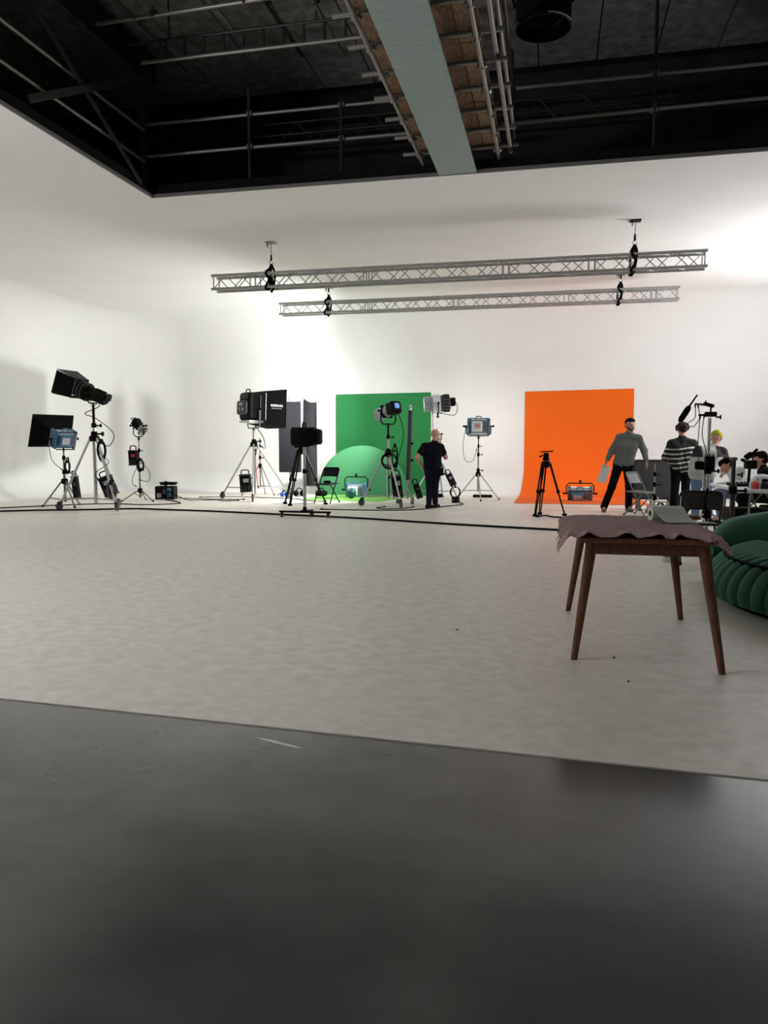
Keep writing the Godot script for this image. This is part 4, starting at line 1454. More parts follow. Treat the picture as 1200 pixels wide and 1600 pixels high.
	var dir := Vector3(-0.72, -0.24, -0.62)
	var f := look_basis(dir)
	var c := Vector3(0, 0.3, 0)
	yoke(t, f, 0.2, 0.3, 0.016)
	b = MB.new()
	b.xf = Transform3D(f, c)
	b.lathe([Vector2(0, -0.08), Vector2(0.12, -0.08), Vector2(0.125, 0.02), Vector2(0.135, 0.04), Vector2(0.135, 0.28), Vector2(0.15, 0.3), Vector2(0.15, 0.34), Vector2(0.13, 0.34), Vector2(0.12, 0.28)], 20, Vector3.ZERO, Vector3.RIGHT)
	obj("barrel", b, M["panel silver"], t)
	b = MB.new()
	b.xf = Transform3D(f, c)
	b.lathe([Vector2(0.125, 0.3), Vector2(0.0, 0.31)], 20, Vector3.ZERO, Vector3.RIGHT)
	obj("lens", b, M["glow"], t)
	b = MB.new()
	b.xf = Transform3D(f, c)
	b.box(Vector3(-0.2, 0, 0), Vector3(0.26, 0.26, 0.27), 0.03)
	obj("housing", b, M["black plastic"], t)
	b = MB.new()
	b.xf = Transform3D(f, c)
	b.box(Vector3(-0.332, 0.02, 0.0), Vector3(0.008, 0.11, 0.12), 0.002)
	obj("display", b, M["display"], t)
	b = MB.new()
	b.xf = Transform3D(f, c)
	b.box(Vector3(-0.16, 0.0, 0.138), Vector3(0.14, 0.16, 0.008), 0.002)
	obj("side_label", b, M["panel silver"], t)
	b = MB.new()
	b.xf = Transform3D(f, c)
	b.box(Vector3(0.06, 0, 0.0), Vector3(0.05, 0.29, 0.3), 0.03)
	obj("clamp_band", b, M["black metal"], t)
	lamp_spot(at + Vector3(0, 1.76, 0) + c + f.x * 0.38, dir, E_TUBE, 68.0, 0.24, Color(0.96, 0.98, 1.0))
	coil_thing("cable coil wound on the stand before the green backdrop", at + Vector3(0.05, 0.98, 0.12), 0.16, 0.16, 5, 0.012, 21)
	coil_thing("narrow cable coil hanging on right of that coil by tubular spotlight", at + Vector3(0.17, 1.05, 0.1), 0.06, 0.26, 4, 0.012, 22)
	ballast("power_supply", "black slatted power supply at foot of the tubular spotlight's stand", at + Vector3(0.18, 0.66, 0.05), 0.2, Vector3(0.22, 0.5, 0.2), 0.12, "panel silver")
	cable_thing("lamp_cable", "black cable hanging in a long loop from the tubular spotlight", [at + Vector3(0.2, 2.1, 0.1), at + Vector3(0.3, 1.85, 0.1), at + Vector3(0.36, 1.5, 0.1), at + Vector3(0.26, 1.1, 0.1), at + Vector3(0.05, 0.6, 0.1)], 0.009, "black plastic", 6, "lamp cables")
	# rolled backdrop on a pole
	t = thing("rolled_backdrop", "tall dark grey rolled backdrop tube on a chrome foot, left of man", "backdrop", Vector3(-3.16, 0, -16.9))
	b = MB.new()
	b.tube(Vector3(-0.02, 0.54, 0), Vector3(0.03, 2.08, 0), 0.055, 0.055, 16)
	obj("roll", b, M["charcoal plastic"], t)
	rod("pole", Vector3(-0.03, 0.1, 0), Vector3(0.032, 2.15, 0), 0.022, M["chrome"], t)
	b = MB.new()
	b.tube(Vector3(0.032, 2.12, 0), Vector3(0.032, 2.2, 0), 0.014, 0.01, 8)
	b.tube(Vector3(-0.03, 2.15, 0), Vector3(0.09, 2.16, 0), 0.012, -1, 8)
	obj("clamp_tip", b, M["chrome"], t)
	for q in [1.35, 0.98]:
		b = MB.new()
		b.box(Vector3(0.075, q, 0.03), Vector3(0.06, 0.05, 0.04), 0.01)
		obj("clip", b, M["black plastic"], t)
	for k in 3:
		var a := 0.9 + TAU * k / 3
		rod("foot_leg", Vector3(-0.03, 0.35, 0), Vector3(-0.03 + cos(a) * 0.22, 0.07, sin(a) * 0.22), 0.013, M["chrome"], t)
		b = MB.new()
		b.lathe([Vector2(0, -0.018), Vector2(0.05, -0.018), Vector2(0.058, 0), Vector2(0.05, 0.018), Vector2(0, 0.018)], 14, Vector3(-0.03 + cos(a) * 0.22, 0.058, sin(a) * 0.22), Vector3(1, 0, 0.3))
		obj("caster", b, M["caster grey"], t)
	ballast("sandbag", "dark bag hung on foot of the rolled backdrop", Vector3(-3.0, 0.46, -16.85), 0.2, Vector3(0.14, 0.34, 0.18), 0.3, "charcoal plastic")
	# big lens lamp
	at = Vector3(-2.8, 0, -18.8)
	tripod("light_stand", "tall chrome stand behind the man under the white-sided lens lamp", at, [Vector2(-0.6, 0.1), Vector2(0.52, 0.12), Vector2(0.05, -0.6)], {"top": 2.02, "hub": 1.0, "low": 0.15, "r": 0.03, "stages": [1.15, 1.6], "brace_y": 0.2})
	t = thing("lens_lamp", "round lens lamp with bright white side, top right of green backdrop", "lamp", at + Vector3(0, 2.05, 0), 0.0, "spotlights")
	dir = Vector3(-0.96, -0.06, 0.2)
	f = look_basis(dir)
	c = Vector3(0, 0.28, 0)
	yoke(t, f, 0.24, 0.28, 0.016)
	b = MB.new()
	b.xf = Transform3D(f, c)
	b.lathe([Vector2(0, -0.3), Vector2(0.16, -0.3), Vector2(0.2, -0.26), Vector2(0.2, 0.12)], 18, Vector3.ZERO, Vector3.RIGHT)
	obj("housing", b, M["charcoal plastic"], t)
	for k in 7:
		b = MB.new()
		b.xf = Transform3D(f, c)
		b.box(Vector3(-0.2, 0, 0), Vector3(0.16, 0.43, 0.012), 0.003, Basis(Vector3.RIGHT, PI * k / 7))
		obj("cooling_fin", b, M["black metal"], t)
	b = MB.new()
	b.xf = Transform3D(f, c)
	b.lathe([Vector2(0.2, -0.06), Vector2(0.225, -0.05), Vector2(0.225, 0.12), Vector2(0.2, 0.13)], 24, Vector3.ZERO, Vector3.RIGHT)
	obj("white_band", b, M["panel white"], t)
	b = MB.new()
	b.xf = Transform3D(f, c)
	b.lathe([Vector2(0.17, 0.12), Vector2(0.185, 0.14), Vector2(0.185, 0.34), Vector2(0.17, 0.34), Vector2(0.165, 0.2)], 24, Vector3.ZERO, Vector3.RIGHT)
	obj("lens_tube", b, M["panel silver"], t)
	b = MB.new()
	b.xf = Transform3D(f, c)
	b.lathe([Vector2(0.17, 0.3), Vector2(0.1, 0.33), Vector2(0.0, 0.335)], 24, Vector3.ZERO, Vector3.RIGHT)
	obj("lens", b, M["glow"], t)
	b = MB.new()
	b.xf = Transform3D(f, c)
	b.box(Vector3(-0.36, 0.02, 0), Vector3(0.14, 0.2, 0.2), 0.02)
	obj("rear_unit", b, M["black plastic"], t)
	lamp_spot(at + Vector3(0, 2.05, 0) + c + f.x * 0.4, dir, E_LENS, 60.0, 0.1, Color(1.0, 0.995, 0.97))
	cable_thing("lamp_cable", "thin cable looping right of the white-sided lens lamp", [at + Vector3(0.3, 2.45, 0.0), at + Vector3(0.48, 2.3, 0.05), at + Vector3(0.42, 2.05, 0.05), at + Vector3(0.08, 2.1, 0.05)], 0.008, "black plastic", 6, "lamp cables")
	cable_thing("lamp_cable", "thin cable running straight down left of the lens lamp's stand", [at + Vector3(-0.12, 2.1, 0.05), at + Vector3(-0.1, 1.6, 0.05), at + Vector3(-0.04, 1.0, 0.06)], 0.007, "black plastic", 6, "lamp cables")
	cable_thing("lamp_cable", "bright yellow strap hanging on the lens lamp's stand", [at + Vector3(-0.06, 1.05, 0.06), at + Vector3(-0.09, 0.8, 0.08), at + Vector3(-0.08, 0.62, 0.08)], 0.025, "yellow", 6, "lamp cables")
	ballast("power_supply", "small slanting black power supply on right leg of lens lamp stand", at + Vector3(0.28, 0.62, 0.1), 0.1, Vector3(0.16, 0.32, 0.14), 0.45)
	# panel lamp on slim stand
	at = Vector3(-1.78, 0, -18.6)
	tripod("light_stand", "slim chrome stand before the white wall under blue panel lamp", at, [Vector2(-0.52, 0.05), Vector2(0.12, 0.55), Vector2(0.5, -0.1)], {"top": 1.48, "hub": 0.62, "low": 0.2, "r": 0.024, "stages": [0.72, 1.1, 1.3], "brace_y": 0.22, "upmat": "black metal"})
	panel_lamp("blue panel lamp with pale screen, highest on slim stand at the wall", at + Vector3(0, 1.53, 0), Vector3(-0.25, 0.05, -1), 0.5, 0.34, 0.16, 0.24, E_PANEL, "pale")
	cable_thing("lamp_cable", "thin grey cable hanging in a loop left of slim stand", [at + Vector3(-0.3, 1.75, 0.1), at + Vector3(-0.36, 1.3, 0.1), at + Vector3(-0.3, 0.95, 0.1), at + Vector3(-0.12, 0.95, 0.1), at + Vector3(-0.04, 1.2, 0.06)], 0.007, "charcoal plastic", 6, "lamp cables")
	t = thing("junction_box", "small black junction box on floor right of the man", "power box", Vector3(-2.19, 0, -17.55), 0.15)
	b = MB.new()
	b.box(Vector3(0, 0.065, 0), Vector3(0.18, 0.13, 0.13), 0.012)
	obj("case", b, M["black plastic"], t)
	for s in [-1, 1]:
		b = MB.new()
		b.tube(Vector3(s * 0.05, 0.07, 0.06), Vector3(s * 0.05, 0.06, 0.1), 0.028, 0.026, 10)
		obj("socket", b, M["charcoal plastic"], t)
	coil_thing("thin cable coil standing on the small floor junction box", Vector3(-2.2, 0.24, -17.55), 0.12, 0.13, 4, 0.009, 33)
	t = thing("tool_roll", "flat black tool roll on the floor behind slim stand", "bag", Vector3(-1.75, 0, -19.5), 0.05)
	b = MB.new()
	b.box(Vector3(0, 0.035, 0), Vector3(0.5, 0.07, 0.16), 0.03)
	obj("roll", b, M["black cloth"], t)
	for s in [-1, 1]:
		b = MB.new()
		b.box(Vector3(s * 0.14, 0.036, 0), Vector3(0.03, 0.075, 0.166), 0.01)
		obj("strap", b, M["charcoal plastic"], t)
	t = thing("tool_roll", "flat dark bag on the floor behind the man's legs", "bag", Vector3(-2.95, 0, -19.3), 0.0)
	b = MB.new()
	b.box(Vector3(0, 0.045, 0), Vector3(0.42, 0.09, 0.2), 0.035)
	obj("roll", b, M["black cloth"], t)
	b = MB.new()
	b.path(curve([Vector3(-0.1, 0.085, 0), Vector3(-0.08, 0.13, 0), Vector3(0.08, 0.13, 0), Vector3(0.1, 0.085, 0)], 4), 0.01, 6)
	obj("strap", b, M["rubber"], t)
	# tripod and floor lamp before the orange
	tr = video_tripod("black camera tripod standing before the orange backdrop", Vector3(-0.14, 0, -14.5), [Vector2(-0.18, 0.18), Vector2(-0.1, -0.22), Vector2(0.35, -0.06)], 0.98, 0.016)
	tripod_head(tr, 1.0)
	cable_thing("floor_cable", "black strap lying on floor by the tripod before orange", [Vector3(-0.28, 0.015, -14.2), Vector3(-0.12, 0.03, -14.25), Vector3(0.02, 0.015, -14.15), Vector3(0.3, 0.015, -14.1)], 0.015, "black cloth", 6, "cables on the floor")
	panel_lamp("blue panel lamp standing on the orange paper with yoke up", Vector3(0.62, 0.43, -18.75), Vector3(0.0, 0.5, -0.9), 0.54, 0.27, 0.18, -0.255, E_ORANGE, "dark")

func floor_cables() -> void:
	cable_thing("floor_cable", "long thick black cable snaking across the floor toward the wooden table", [Vector3(-11.6, 0.018, -12.6), Vector3(-10.62, 0.018, -13.07), Vector3(-9.9, 0.018, -13.5), Vector3(-9.2, 0.018, -13.75), Vector3(-8.4, 0.018, -14.2), Vector3(-7.5, 0.018, -14.1), Vector3(-6.56, 0.018, -13.97), Vector3(-5.07, 0.018, -13.6), Vector3(-3.37, 0.018, -13.16), Vector3(-1.68, 0.018, -12.5), Vector3(0.04, 0.018, -11.95), Vector3(1.2, 0.018, -11.6), Vector3(2.0, 0.018, -11.2)], 0.018, "rubber", 6, "cables on the floor")
	cable_thing("floor_cable", "thin cable winding from the chair past man's feet to junction box", [Vector3(-4.6, 0.01, -14.95), Vector3(-3.9, 0.01, -14.95), Vector3(-3.1, 0.01, -15.05), Vector3(-2.65, 0.01, -15.4), Vector3(-2.3, 0.01, -16.2), Vector3(-1.95, 0.01, -16.9), Vector3(-2.15, 0.03, -17.44)], 0.011, "black plastic", 6, "cables on the floor")
	cable_thing("floor_cable", "black cable lying behind the barn-door spotlight stand", [Vector3(-11.4, 0.012, -13.6), Vector3(-10.4, 0.012, -14.9), Vector3(-9.6, 0.012, -15.4), Vector3(-8.8, 0.012, -15.3), Vector3(-8.2, 0.012, -15.8), Vector3(-8.7, 0.012, -16.5), Vector3(-9.05, 0.012, -16.8)], 0.012, "black plastic", 6, "cables on the floor")
	cable_thing("floor_cable", "thin cable curving on floor behind the softbox stand", [Vector3(-8.7, 0.01, -17.9), Vector3(-8.0, 0.01, -18.3), Vector3(-7.0, 0.01, -18.1), Vector3(-6.2, 0.01, -17.9), Vector3(-5.7, 0.01, -17.3), Vector3(-5.2, 0.01, -17.1)], 0.009, "black plastic", 6, "cables on the floor")
	cable_thing("floor_cable", "short cable loop on floor by the wheels before green backdrop", [Vector3(-3.5, 0.01, -15.9), Vector3(-3.6, 0.01, -15.55), Vector3(-3.3, 0.01, -15.35), Vector3(-3.0, 0.01, -15.6), Vector3(-2.9, 0.01, -16.0)], 0.01, "black plastic", 6, "cables on the floor")

func wooden_table() -> void:
	var t := thing("wooden_table", "dark wooden table with splayed tapering legs under the mauve cloth", "table", Vector3(0.54, 0, -5.33))
	var b := MB.new()
	b.box(Vector3(0, 0.735, 0), Vector3(0.76, 0.03, 1.44), 0.008)
	obj("table_top", b, M["dark wood"], t)
	for s in [-1, 1]:
		b = MB.new()
		b.box(Vector3(s * 0.32, 0.685, 0), Vector3(0.025, 0.075, 1.26), 0.004)
		obj("apron", b, M["dark wood"], t)
		b = MB.new()
		b.box(Vector3(0, 0.685, s * 0.655), Vector3(0.6, 0.075, 0.025), 0.004)
		obj("apron", b, M["dark wood"], t)
	for q in [[-0.4, 0.64], [0.41, 0.77], [-0.41, -0.78], [0.4, -0.63]]:
		b = MB.new()
		var top := Vector3(signf(q[0]) * 0.31, 0.722, signf(q[1]) * 0.63)
		var foot := Vector3(q[0], 0.0, q[1])
		var loops := []
		for k in 5:
			var v := k / 4.0
			var c := top.lerp(foot, v)
			var w := lerpf(0.034, 0.019, v)
			loops.append([c, w])
		# rounded square section
		var prev := -1
		for l in loops:
			var at := b.P.size()
			for i in 16:
				var a := TAU * i / 16
				var n := Vector3(cos(a), 0, sin(a))
				var e := pow(pow(absf(n.x), 4.0) + pow(absf(n.z), 4.0), -0.25)
				b.v(l[0] + n * l[1] * e, n)
			if prev >= 0:
				b.strip(prev, at, 16)
			prev = at
		b.disc(foot, Basis(Vector3.RIGHT, Vector3.BACK, Vector3.DOWN), 0.019, 16, Vector3.DOWN)
		obj("leg", b, M["dark wood"], t)
	# cloth: rumpled sheet with a wavy, drooping edge
	t = thing("table_cloth", "crumpled mauve-brown cloth spread over the wooden table", "cloth", Vector3(0.54, 0.75, -5.33))
	var n := FastNoiseLite.new()
	n.seed = 77
	n.frequency = 3.2
	n.fractal_octaves = 3
	var cols := 61
	var rows := 91
	var pts := []
	var under := []
	for j in rows:
		for i in cols:
			var u := i / (cols - 1.0) * 2 - 1
			var v := j / (rows - 1.0) * 2 - 1    # -1 far, 1 near
			var x := u * 0.475 - 0.015
			var z := v * 0.795 - 0.065
			z += 0.025 * n.get_noise_2d(x * 1.3, 9.0) * absf(v) + (0.1 * v * u if v < 0.0 else 0.0)
			x += 0.03 * n.get_noise_2d(z, 30.0) * absf(u)
			# droop outside the table top, 0.38 by 0.72
			var ox := maxf(0.0, absf(x) - 0.375)
			var oz := maxf(0.0, absf(z) - 0.715)
			var o := sqrt(ox * ox + oz * oz)
			var wave := 0.5 + 0.5 * sin((x if oz > ox else z) * 29.0 + 2.0 * n.get_noise_2d(x, z))
			var near := clampf(v * 3.0 - 1.6, 0.0, 1.0)
			var y := 0.006 + 0.008 * (n.get_noise_2d(x * 2.2, z * 2.2) + 0.6) - o * o * 4.0 * (0.4 + 0.6 * wave) - o * 0.12
			y += near * near * 0.03 * pow(0.5 + 0.5 * sin(x * 38.0 + 3.0 * n.get_noise_2d(x, 3.0)), 2.0)
			if u > 0.6 and v > 0.7:
				y -= (u - 0.6) * (v - 0.7) * 0.5
			pts.append(Vector3(x, maxf(y, 0.002) if o == 0.0 else y, z))
			under.append(Vector3(x, (maxf(y, 0.002) if o == 0.0 else y) - (0.002 if o == 0.0 else 0.005), z))
	b = MB.new()
	b.grid(pts, cols, true)
	b.grid(under, cols)
	for i in cols - 1:
		b.quadn(pts[i], pts[i + 1], under[i + 1], under[i], Vector3.FORWARD)
		var k := (rows - 1) * cols + i
		b.quadn(pts[k], pts[k + 1], under[k + 1], under[k], Vector3.BACK)
	for j in rows - 1:
		for e in [0, cols - 1]:
			var k := j * cols + int(e)
			b.quadn(pts[k], pts[k + cols], under[k + cols], under[k], Vector3.LEFT if e == 0 else Vector3.RIGHT)
	obj("fabric", b, M["cloth mauve"], t)
	b = MB.new()
	for k in 14:
		b = MB.new()
		var p: Vector3 = pts[(rows - 2 - k * 3) * cols]
		b.tube(p + Vector3(0.003, 0, 0), p + Vector3(-0.012 - 0.006 * (k % 3), -0.035 - 0.012 * (k % 4), 0.004), 0.0022, 0.001, 4)
		obj("fringe_thread", b, M["cloth mauve"], t)
	# roll of paper with its loose end
	t = thing("paper_roll", "small grey paper towel roll partly unrolled on the mauve cloth", "paper roll", Vector3(0.77, 0.765, -5.66), 0.28)
	b = MB.new()
	b.lathe([Vector2(0.02, -0.11), Vector2(0.05, -0.11), Vector2(0.05, 0.11), Vector2(0.02, 0.11), Vector2(0.02, -0.11)], 28, Vector3(0, 0.05, 0), Vector3(1, 0, 0))
	obj("roll", b, M["paper roll"], t)
	b = MB.new()
	b.lathe([Vector2(0.017, -0.112), Vector2(0.021, -0.112), Vector2(0.021, 0.112), Vector2(0.017, 0.112), Vector2(0.017, -0.112)], 20, Vector3(0, 0.05, 0), Vector3(1, 0, 0))
	obj("core", b, M["wood light"], t)
	var sp := []
	for j in 2:
		for k in 14:
			var v := k / 13.0
			var a := v * 2.6
			var zz := 0.0515 * sin(minf(a, 1.57)) + maxf(0.0, a - 1.57) * 0.14
			var yy := 0.05 + 0.0515 * cos(minf(a, 1.57))
			if a > 1.57:
				yy = 0.05 * pow(1.0 - (a - 1.57) / 1.03, 2.0) + 0.003
			sp.append(Vector3(-0.105 + j * 0.21 + v * 0.04, yy, zz))
	b = MB.new()
	b.grid(sp, 14, true)
	var sq := []
	for p in sp:
		sq.append(p - Vector3(0, 0.0012, 0.0008))
	b.grid(sq, 14)
	obj("loose_end", b, M["paper roll"], t)
	t = thing("wood_block", "small brown wooden offcut on cloth right of the paper roll", "wood block", Vector3(0.94, 0.77, -5.72), 0.5)
	b = MB.new()
	b.prism(PackedVector2Array([Vector2(-0.07, 0.0), Vector2(0.07, 0.0), Vector2(0.055, 0.022), Vector2(-0.04, 0.03)]), 0.08)
	obj("block", b, M["wood light"], t)
	b = MB.new()
	b.box(Vector3(0.01, 0.034, 0), Vector3(0.08, 0.006, 0.05), 0.002)
	obj("top_slip", b, M["paper roll"], t)
	t = thing("tape_roll", "pale roll of tape on the floor seen under the wooden table", "tape", Vector3(1.26, 0, -9.0))
	b = MB.new()
	b.lathe([Vector2(0.045, 0.0), Vector2(0.06, 0.0), Vector2(0.06, 0.055), Vector2(0.045, 0.055), Vector2(0.045, 0.0)], 20)
	obj("tape", b, M["paper roll"], t)
	b = MB.new()
	b.lathe([Vector2(0.038, 0.002), Vector2(0.045, 0.002), Vector2(0.045, 0.053), Vector2(0.038, 0.053), Vector2(0.038, 0.002)], 20)
	obj("core", b, M["wood light"], t)

func sofa() -> void:
	var t := thing("channel_sofa", "dark green velvet sofa with ribbed curving seat at the right edge", "sofa", Vector3(2.9, 0, -6.8))
	var R := 1.62
	var cnt := 15
	var span := 1.42
	for i in cnt:
		var a := -span / 2 + span * (i + 0.5) / cnt
		var half := span / cnt / 2 * 1.02
		# section in (radius, height), rounded at the front
		var prof := []
		for k in 4:
			prof.append(Vector2(lerpf(0.5, 1.2, k / 3.0), 0.41 + 0.015 * sin(k)))
		for k in range(1, 9):
			var q := PI / 2 * k / 8
			prof.append(Vector2(R - 0.36 + 0.36 * sin(q), 0.13 + 0.3 * cos(q)))
		prof.append(Vector2(R - 0.02, 0.06))
		prof.append(Vector2(R - 0.12, 0.03))
		var pts := []
		var w := 9
		for p in prof:
			for j in w:
				var u := j / (w - 1.0) * 2 - 1
				var bulge := 0.045 * (sqrt(maxf(0.0, 1 - u * u * 0.999)) - 1.0)
				var rr: float = p.x
				var hh: float = p.y
				if p.y > 0.4:
					hh += bulge
				else:
					rr += bulge * clampf((0.45 - p.y) * 4.0, 0.0, 1.0)
					hh += bulge * clampf((p.y - 0.15) * 3.0, 0.0, 1.0)
				var ang := a + half * u
				pts.append(Vector3(-cos(ang) * rr, maxf(hh, 0.022), sin(ang) * rr))
		var b := MB.new()
		b.grid(pts, w, true)
		obj("seat_channel", b, M["velvet"], t)
	var b2 := MB.new()
	var poly := PackedVector2Array()
	for k in 25:
		var a := -span / 2 + span * k / 24
		poly.append(Vector2(-cos(a) * (R - 0.14), sin(a) * (R - 0.14)))
	poly.append(Vector2(-0.4, 0.5))
	poly.append(Vector2(-0.4, -0.5))
	b2.xf = Transform3D(Basis(Vector3(1, 0, 0), Vector3(0, 0, 1), Vector3(0, -1, 0)), Vector3(0, 0.19, 0))
	b2.prism(poly, 0.38)
	obj("plinth", b2, M["black cloth"], t)
	# backrest and far arm: one fat swept cushion
	var way := curve([Vector3(-1.42, 0.3, -0.98), Vector3(-1.15, 0.36, -1.14), Vector3(-0.75, 0.4, -1.2), Vector3(-0.3, 0.43, -0.95), Vector3(-0.15, 0.45, -0.4), Vector3(-0.12, 0.45, 0.3), Vector3(-0.3, 0.44, 0.9), Vector3(-0.7, 0.4, 1.22)], 6)
	b2 = MB.new()
	var prev := -1
	for i in way.size():
		var d: Vector3 = (way[mini(i + 1, way.size() - 1)] - way[maxi(i - 1, 0)])
		d.y = 0
		d = d.normalized()
		var side := d.cross(Vector3.UP)
		var e := minf(1.0, sqrt(minf(i, way.size() - 1 - i) / 5.0 + 0.02))
		var at := b2.P.size()
		for k in 20:
			var a := TAU * k / 20
			var n := side * cos(a) + Vector3.UP * sin(a)
			var c: Vector3 = way[i]
			b2.v(Vector3(c.x, 0, c.z) + side * cos(a) * 0.24 * e + Vector3.UP * maxf(0.025, c.y * 0.95 + sin(a) * c.y * 0.95 * e * (1.0 if sin(a) < 0 else 0.78)), n)
		if prev >= 0:
			b2.strip(prev, at, 20)
		else:
			b2.disc(Vector3(way[0].x, way[0].y * 0.95, way[0].z), Basis(side, Vector3.UP, d), 0.04, 12, -d)
		prev = at
	obj("backrest", b2, M["velvet"], t)
	for q in [Vector3(-1.2, 0, 0.8), Vector3(-1.3, 0, -0.75), Vector3(-0.5, 0, 0.9), Vector3(-0.5, 0, -0.9)]:
		b2 = MB.new()
		b2.tube(q, q + Vector3(0, 0.05, 0), 0.03, 0.035, 12)
		obj("foot", b2, M["rubber"], t)

func right_group() -> void:
	folding_chair("grey folding chair beside the walking man in grey sweater", Vector3(1.58, 0, -15.05), 0.95, "chair grey", "chair grey")
	folding_chair("dark folding chair seen from behind over the wooden table", Vector3(1.56, 0, -8.95), PI - 0.05, "dark steel", "dark steel")
	folding_chair("black folding chair under bent person in white shirt", Vector3(3.1, 0, -13.65), -1.7, "black metal", "dark green")
	# strap looped over the near chair
	var t := thing("webbing_strap", "black strap looped over backrest of the dark folding chair", "strap", Vector3(1.6, 0.79, -8.76), 0.0)
	var b := MB.new()
	b.path(curve([Vector3(0.0, -0.3, 0.06), Vector3(-0.02, -0.12, 0.05), Vector3(0, 0.02, 0.04), Vector3(0.01, 0.035, 0.0), Vector3(0.01, -0.02, -0.05), Vector3(0.02, -0.2, -0.06)], 5), 0.013, 6)
	obj("band", b, M["black cloth"], t)
	b = MB.new()
	b.box(Vector3(0.0, -0.2, 0.06), Vector3(0.05, 0.05, 0.02), 0.006)
	obj("buckle", b, M["black metal"], t)
	# big dark case standing
	t = thing("reflector_board", "large dark grey board with rounded corners behind grey folding chair", "board", Vector3(1.98, 0, -16.3), 0.1)
	b = MB.new()
	b.box(Vector3(0, 0.62, 0), Vector3(0.84, 0.8, 0.07), 0.035)
	obj("panel", b, M["charcoal plastic"], t)
	b = MB.new()
	b.path([Vector3(-0.36, 0.98, 0.03), Vector3(-0.42, 0.94, 0.03), Vector3(-0.42, 0.3, 0.03), Vector3(-0.38, 0.23, 0.03), Vector3(0.38, 0.23, 0.03), Vector3(0.42, 0.3, 0.03), Vector3(0.42, 0.94, 0.03), Vector3(0.36, 1.01, 0.03), Vector3(-0.36, 1.01, 0.03)], 0.014, 6)
	obj("edge_band", b, M["dark steel"], t)
	for s in [-1, 1]:
		b = MB.new()
		b.xf = Transform3D(Basis(Vector3.UP, PI / 2), Vector3(s * 0.3, 0, 0))
		b.prism(PackedVector2Array([Vector2(-0.25, 0), Vector2(0.25, 0), Vector2(0.03, 0.3), Vector2(-0.03, 0.3)]), 0.03)
		obj("foot", b, M["dark steel"], t)
	# chrome clamp stand behind the striped person
	t = tripod("light_stand", "short chrome clamp stand between dark board and striped person", Vector3(1.93, 0, -15.8), tri_feet(0.24, 0.2), {"top": 0.95, "hub": 0.3, "low": 0.1, "r": 0.022, "stages": [0.55, 0.75], "brace_y": 0.16})
	sandbag("dark bag at foot of the short chrome clamp stand", Vector3(2.0, 0, -15.4), "black cloth", 0.5)
	# cart bar
	t = thing("cart_handle", "white bent tube frame on floor left of the striped person", "frame", Vector3(1.85, 0, -14.6), 0.2)
	b = MB.new()
	b.path([Vector3(-0.2, 0.015, 0.1), Vector3(-0.15, 0.26, 0.08), Vector3(-0.12, 0.29, 0.08), Vector3(0.12, 0.29, 0.08), Vector3(0.16, 0.26, 0.08), Vector3(0.2, 0.015, 0.1)], 0.014, 8)
	obj("front_tube", b, M["aluminium"], t)
	b = MB.new()
	b.path([Vector3(-0.2, 0.015, -0.15), Vector3(-0.15, 0.2, -0.12), Vector3(0.15, 0.2, -0.12), Vector3(0.2, 0.015, -0.15)], 0.014, 8)
	obj("rear_tube", b, M["aluminium"], t)
	rod("side_tube", Vector3(-0.15, 0.24, 0.08), Vector3(-0.15, 0.2, -0.12), 0.012, M["aluminium"], t)
	rod("side_tube", Vector3(0.15, 0.24, 0.08), Vector3(0.15, 0.2, -0.12), 0.012, M["aluminium"], t)
	# microphone stand
	var at := Vector3(2.11, 0, -11.5)
	t = tripod("microphone_stand", "tall twin-column stand carrying a microphone before the yellow-beanie person", at, [Vector2(-0.34, 0.3), Vector2(0.4, 0.24), Vector2(0.02, -0.45)], {"top": 1.68, "hub": 0.34, "low": 0.1, "r": 0.03, "stages": [0.95], "wheels": true, "brace_y": 0.2, "brace_root": 0.2, "group": "equipment stands"})
	rod("column", Vector3(-0.06, 0.3, 0.01), Vector3(-0.05, 0.95, 0.01), 0.018, M["chrome"], t)
	b = MB.new()
	b.box(Vector3(0.01, 1.73, 0), Vector3(0.16, 0.07, 0.08), 0.012)
	b.box(Vector3(-0.1, 1.72, 0), Vector3(0.1, 0.03, 0.05), 0.008)
	b.tube(Vector3(0.08, 1.69, 0), Vector3(0.13, 1.69, 0), 0.012, -1, 8)
	b.box(Vector3(0.14, 1.69, 0), Vector3(0.02, 0.06, 0.03), 0.006)
	obj("clamp_head", b, M["black metal"], t)
	b = MB.new()
	b.tube(Vector3(0.01, 1.76, 0), Vector3(0.01, 1.83, 0), 0.012, -1, 8)
	b.box(Vector3(-0.02, 1.86, 0), Vector3(0.15, 0.05, 0.06), 0.014, Basis(Vector3.BACK, -0.3))
	b.tube(Vector3(-0.06, 1.86, 0), Vector3(-0.06, 1.92, 0.01), 0.01, -1, 6)
	obj("swivel_clamp", b, M["black metal"], t)
	t = thing("shotgun_microphone", "black furry-tipped microphone slanting on a short pale arm", "microphone", at + Vector3(-0.06, 1.86, 0.0), 0.0)
	b = MB.new()
	b.tube(Vector3(0.0, 0.0, 0.0), Vector3(-0.14, 0.015, 0.02), 0.017, 0.014, 10)
	obj("arm", b, M["wood light"], t)
	b = MB.new()
	b.tube(Vector3(-0.22, -0.02, 0.02), Vector3(-0.115, 0.14, 0.02), 0.014, 0.011, 10)
	obj("barrel", b, M["black metal"], t)
	b = MB.new()
	b.lathe([Vector2(0, -0.02), Vector2(0.03, 0.0), Vector2(0.042, 0.04), Vector2(0.042, 0.19), Vector2(0.03, 0.23), Vector2(0.012, 0.25)], 14, Vector3(-0.335, -0.225, 0.02), Vector3(0.105, 0.18, 0))
	obj("windshield", b, M["black cloth"], t)
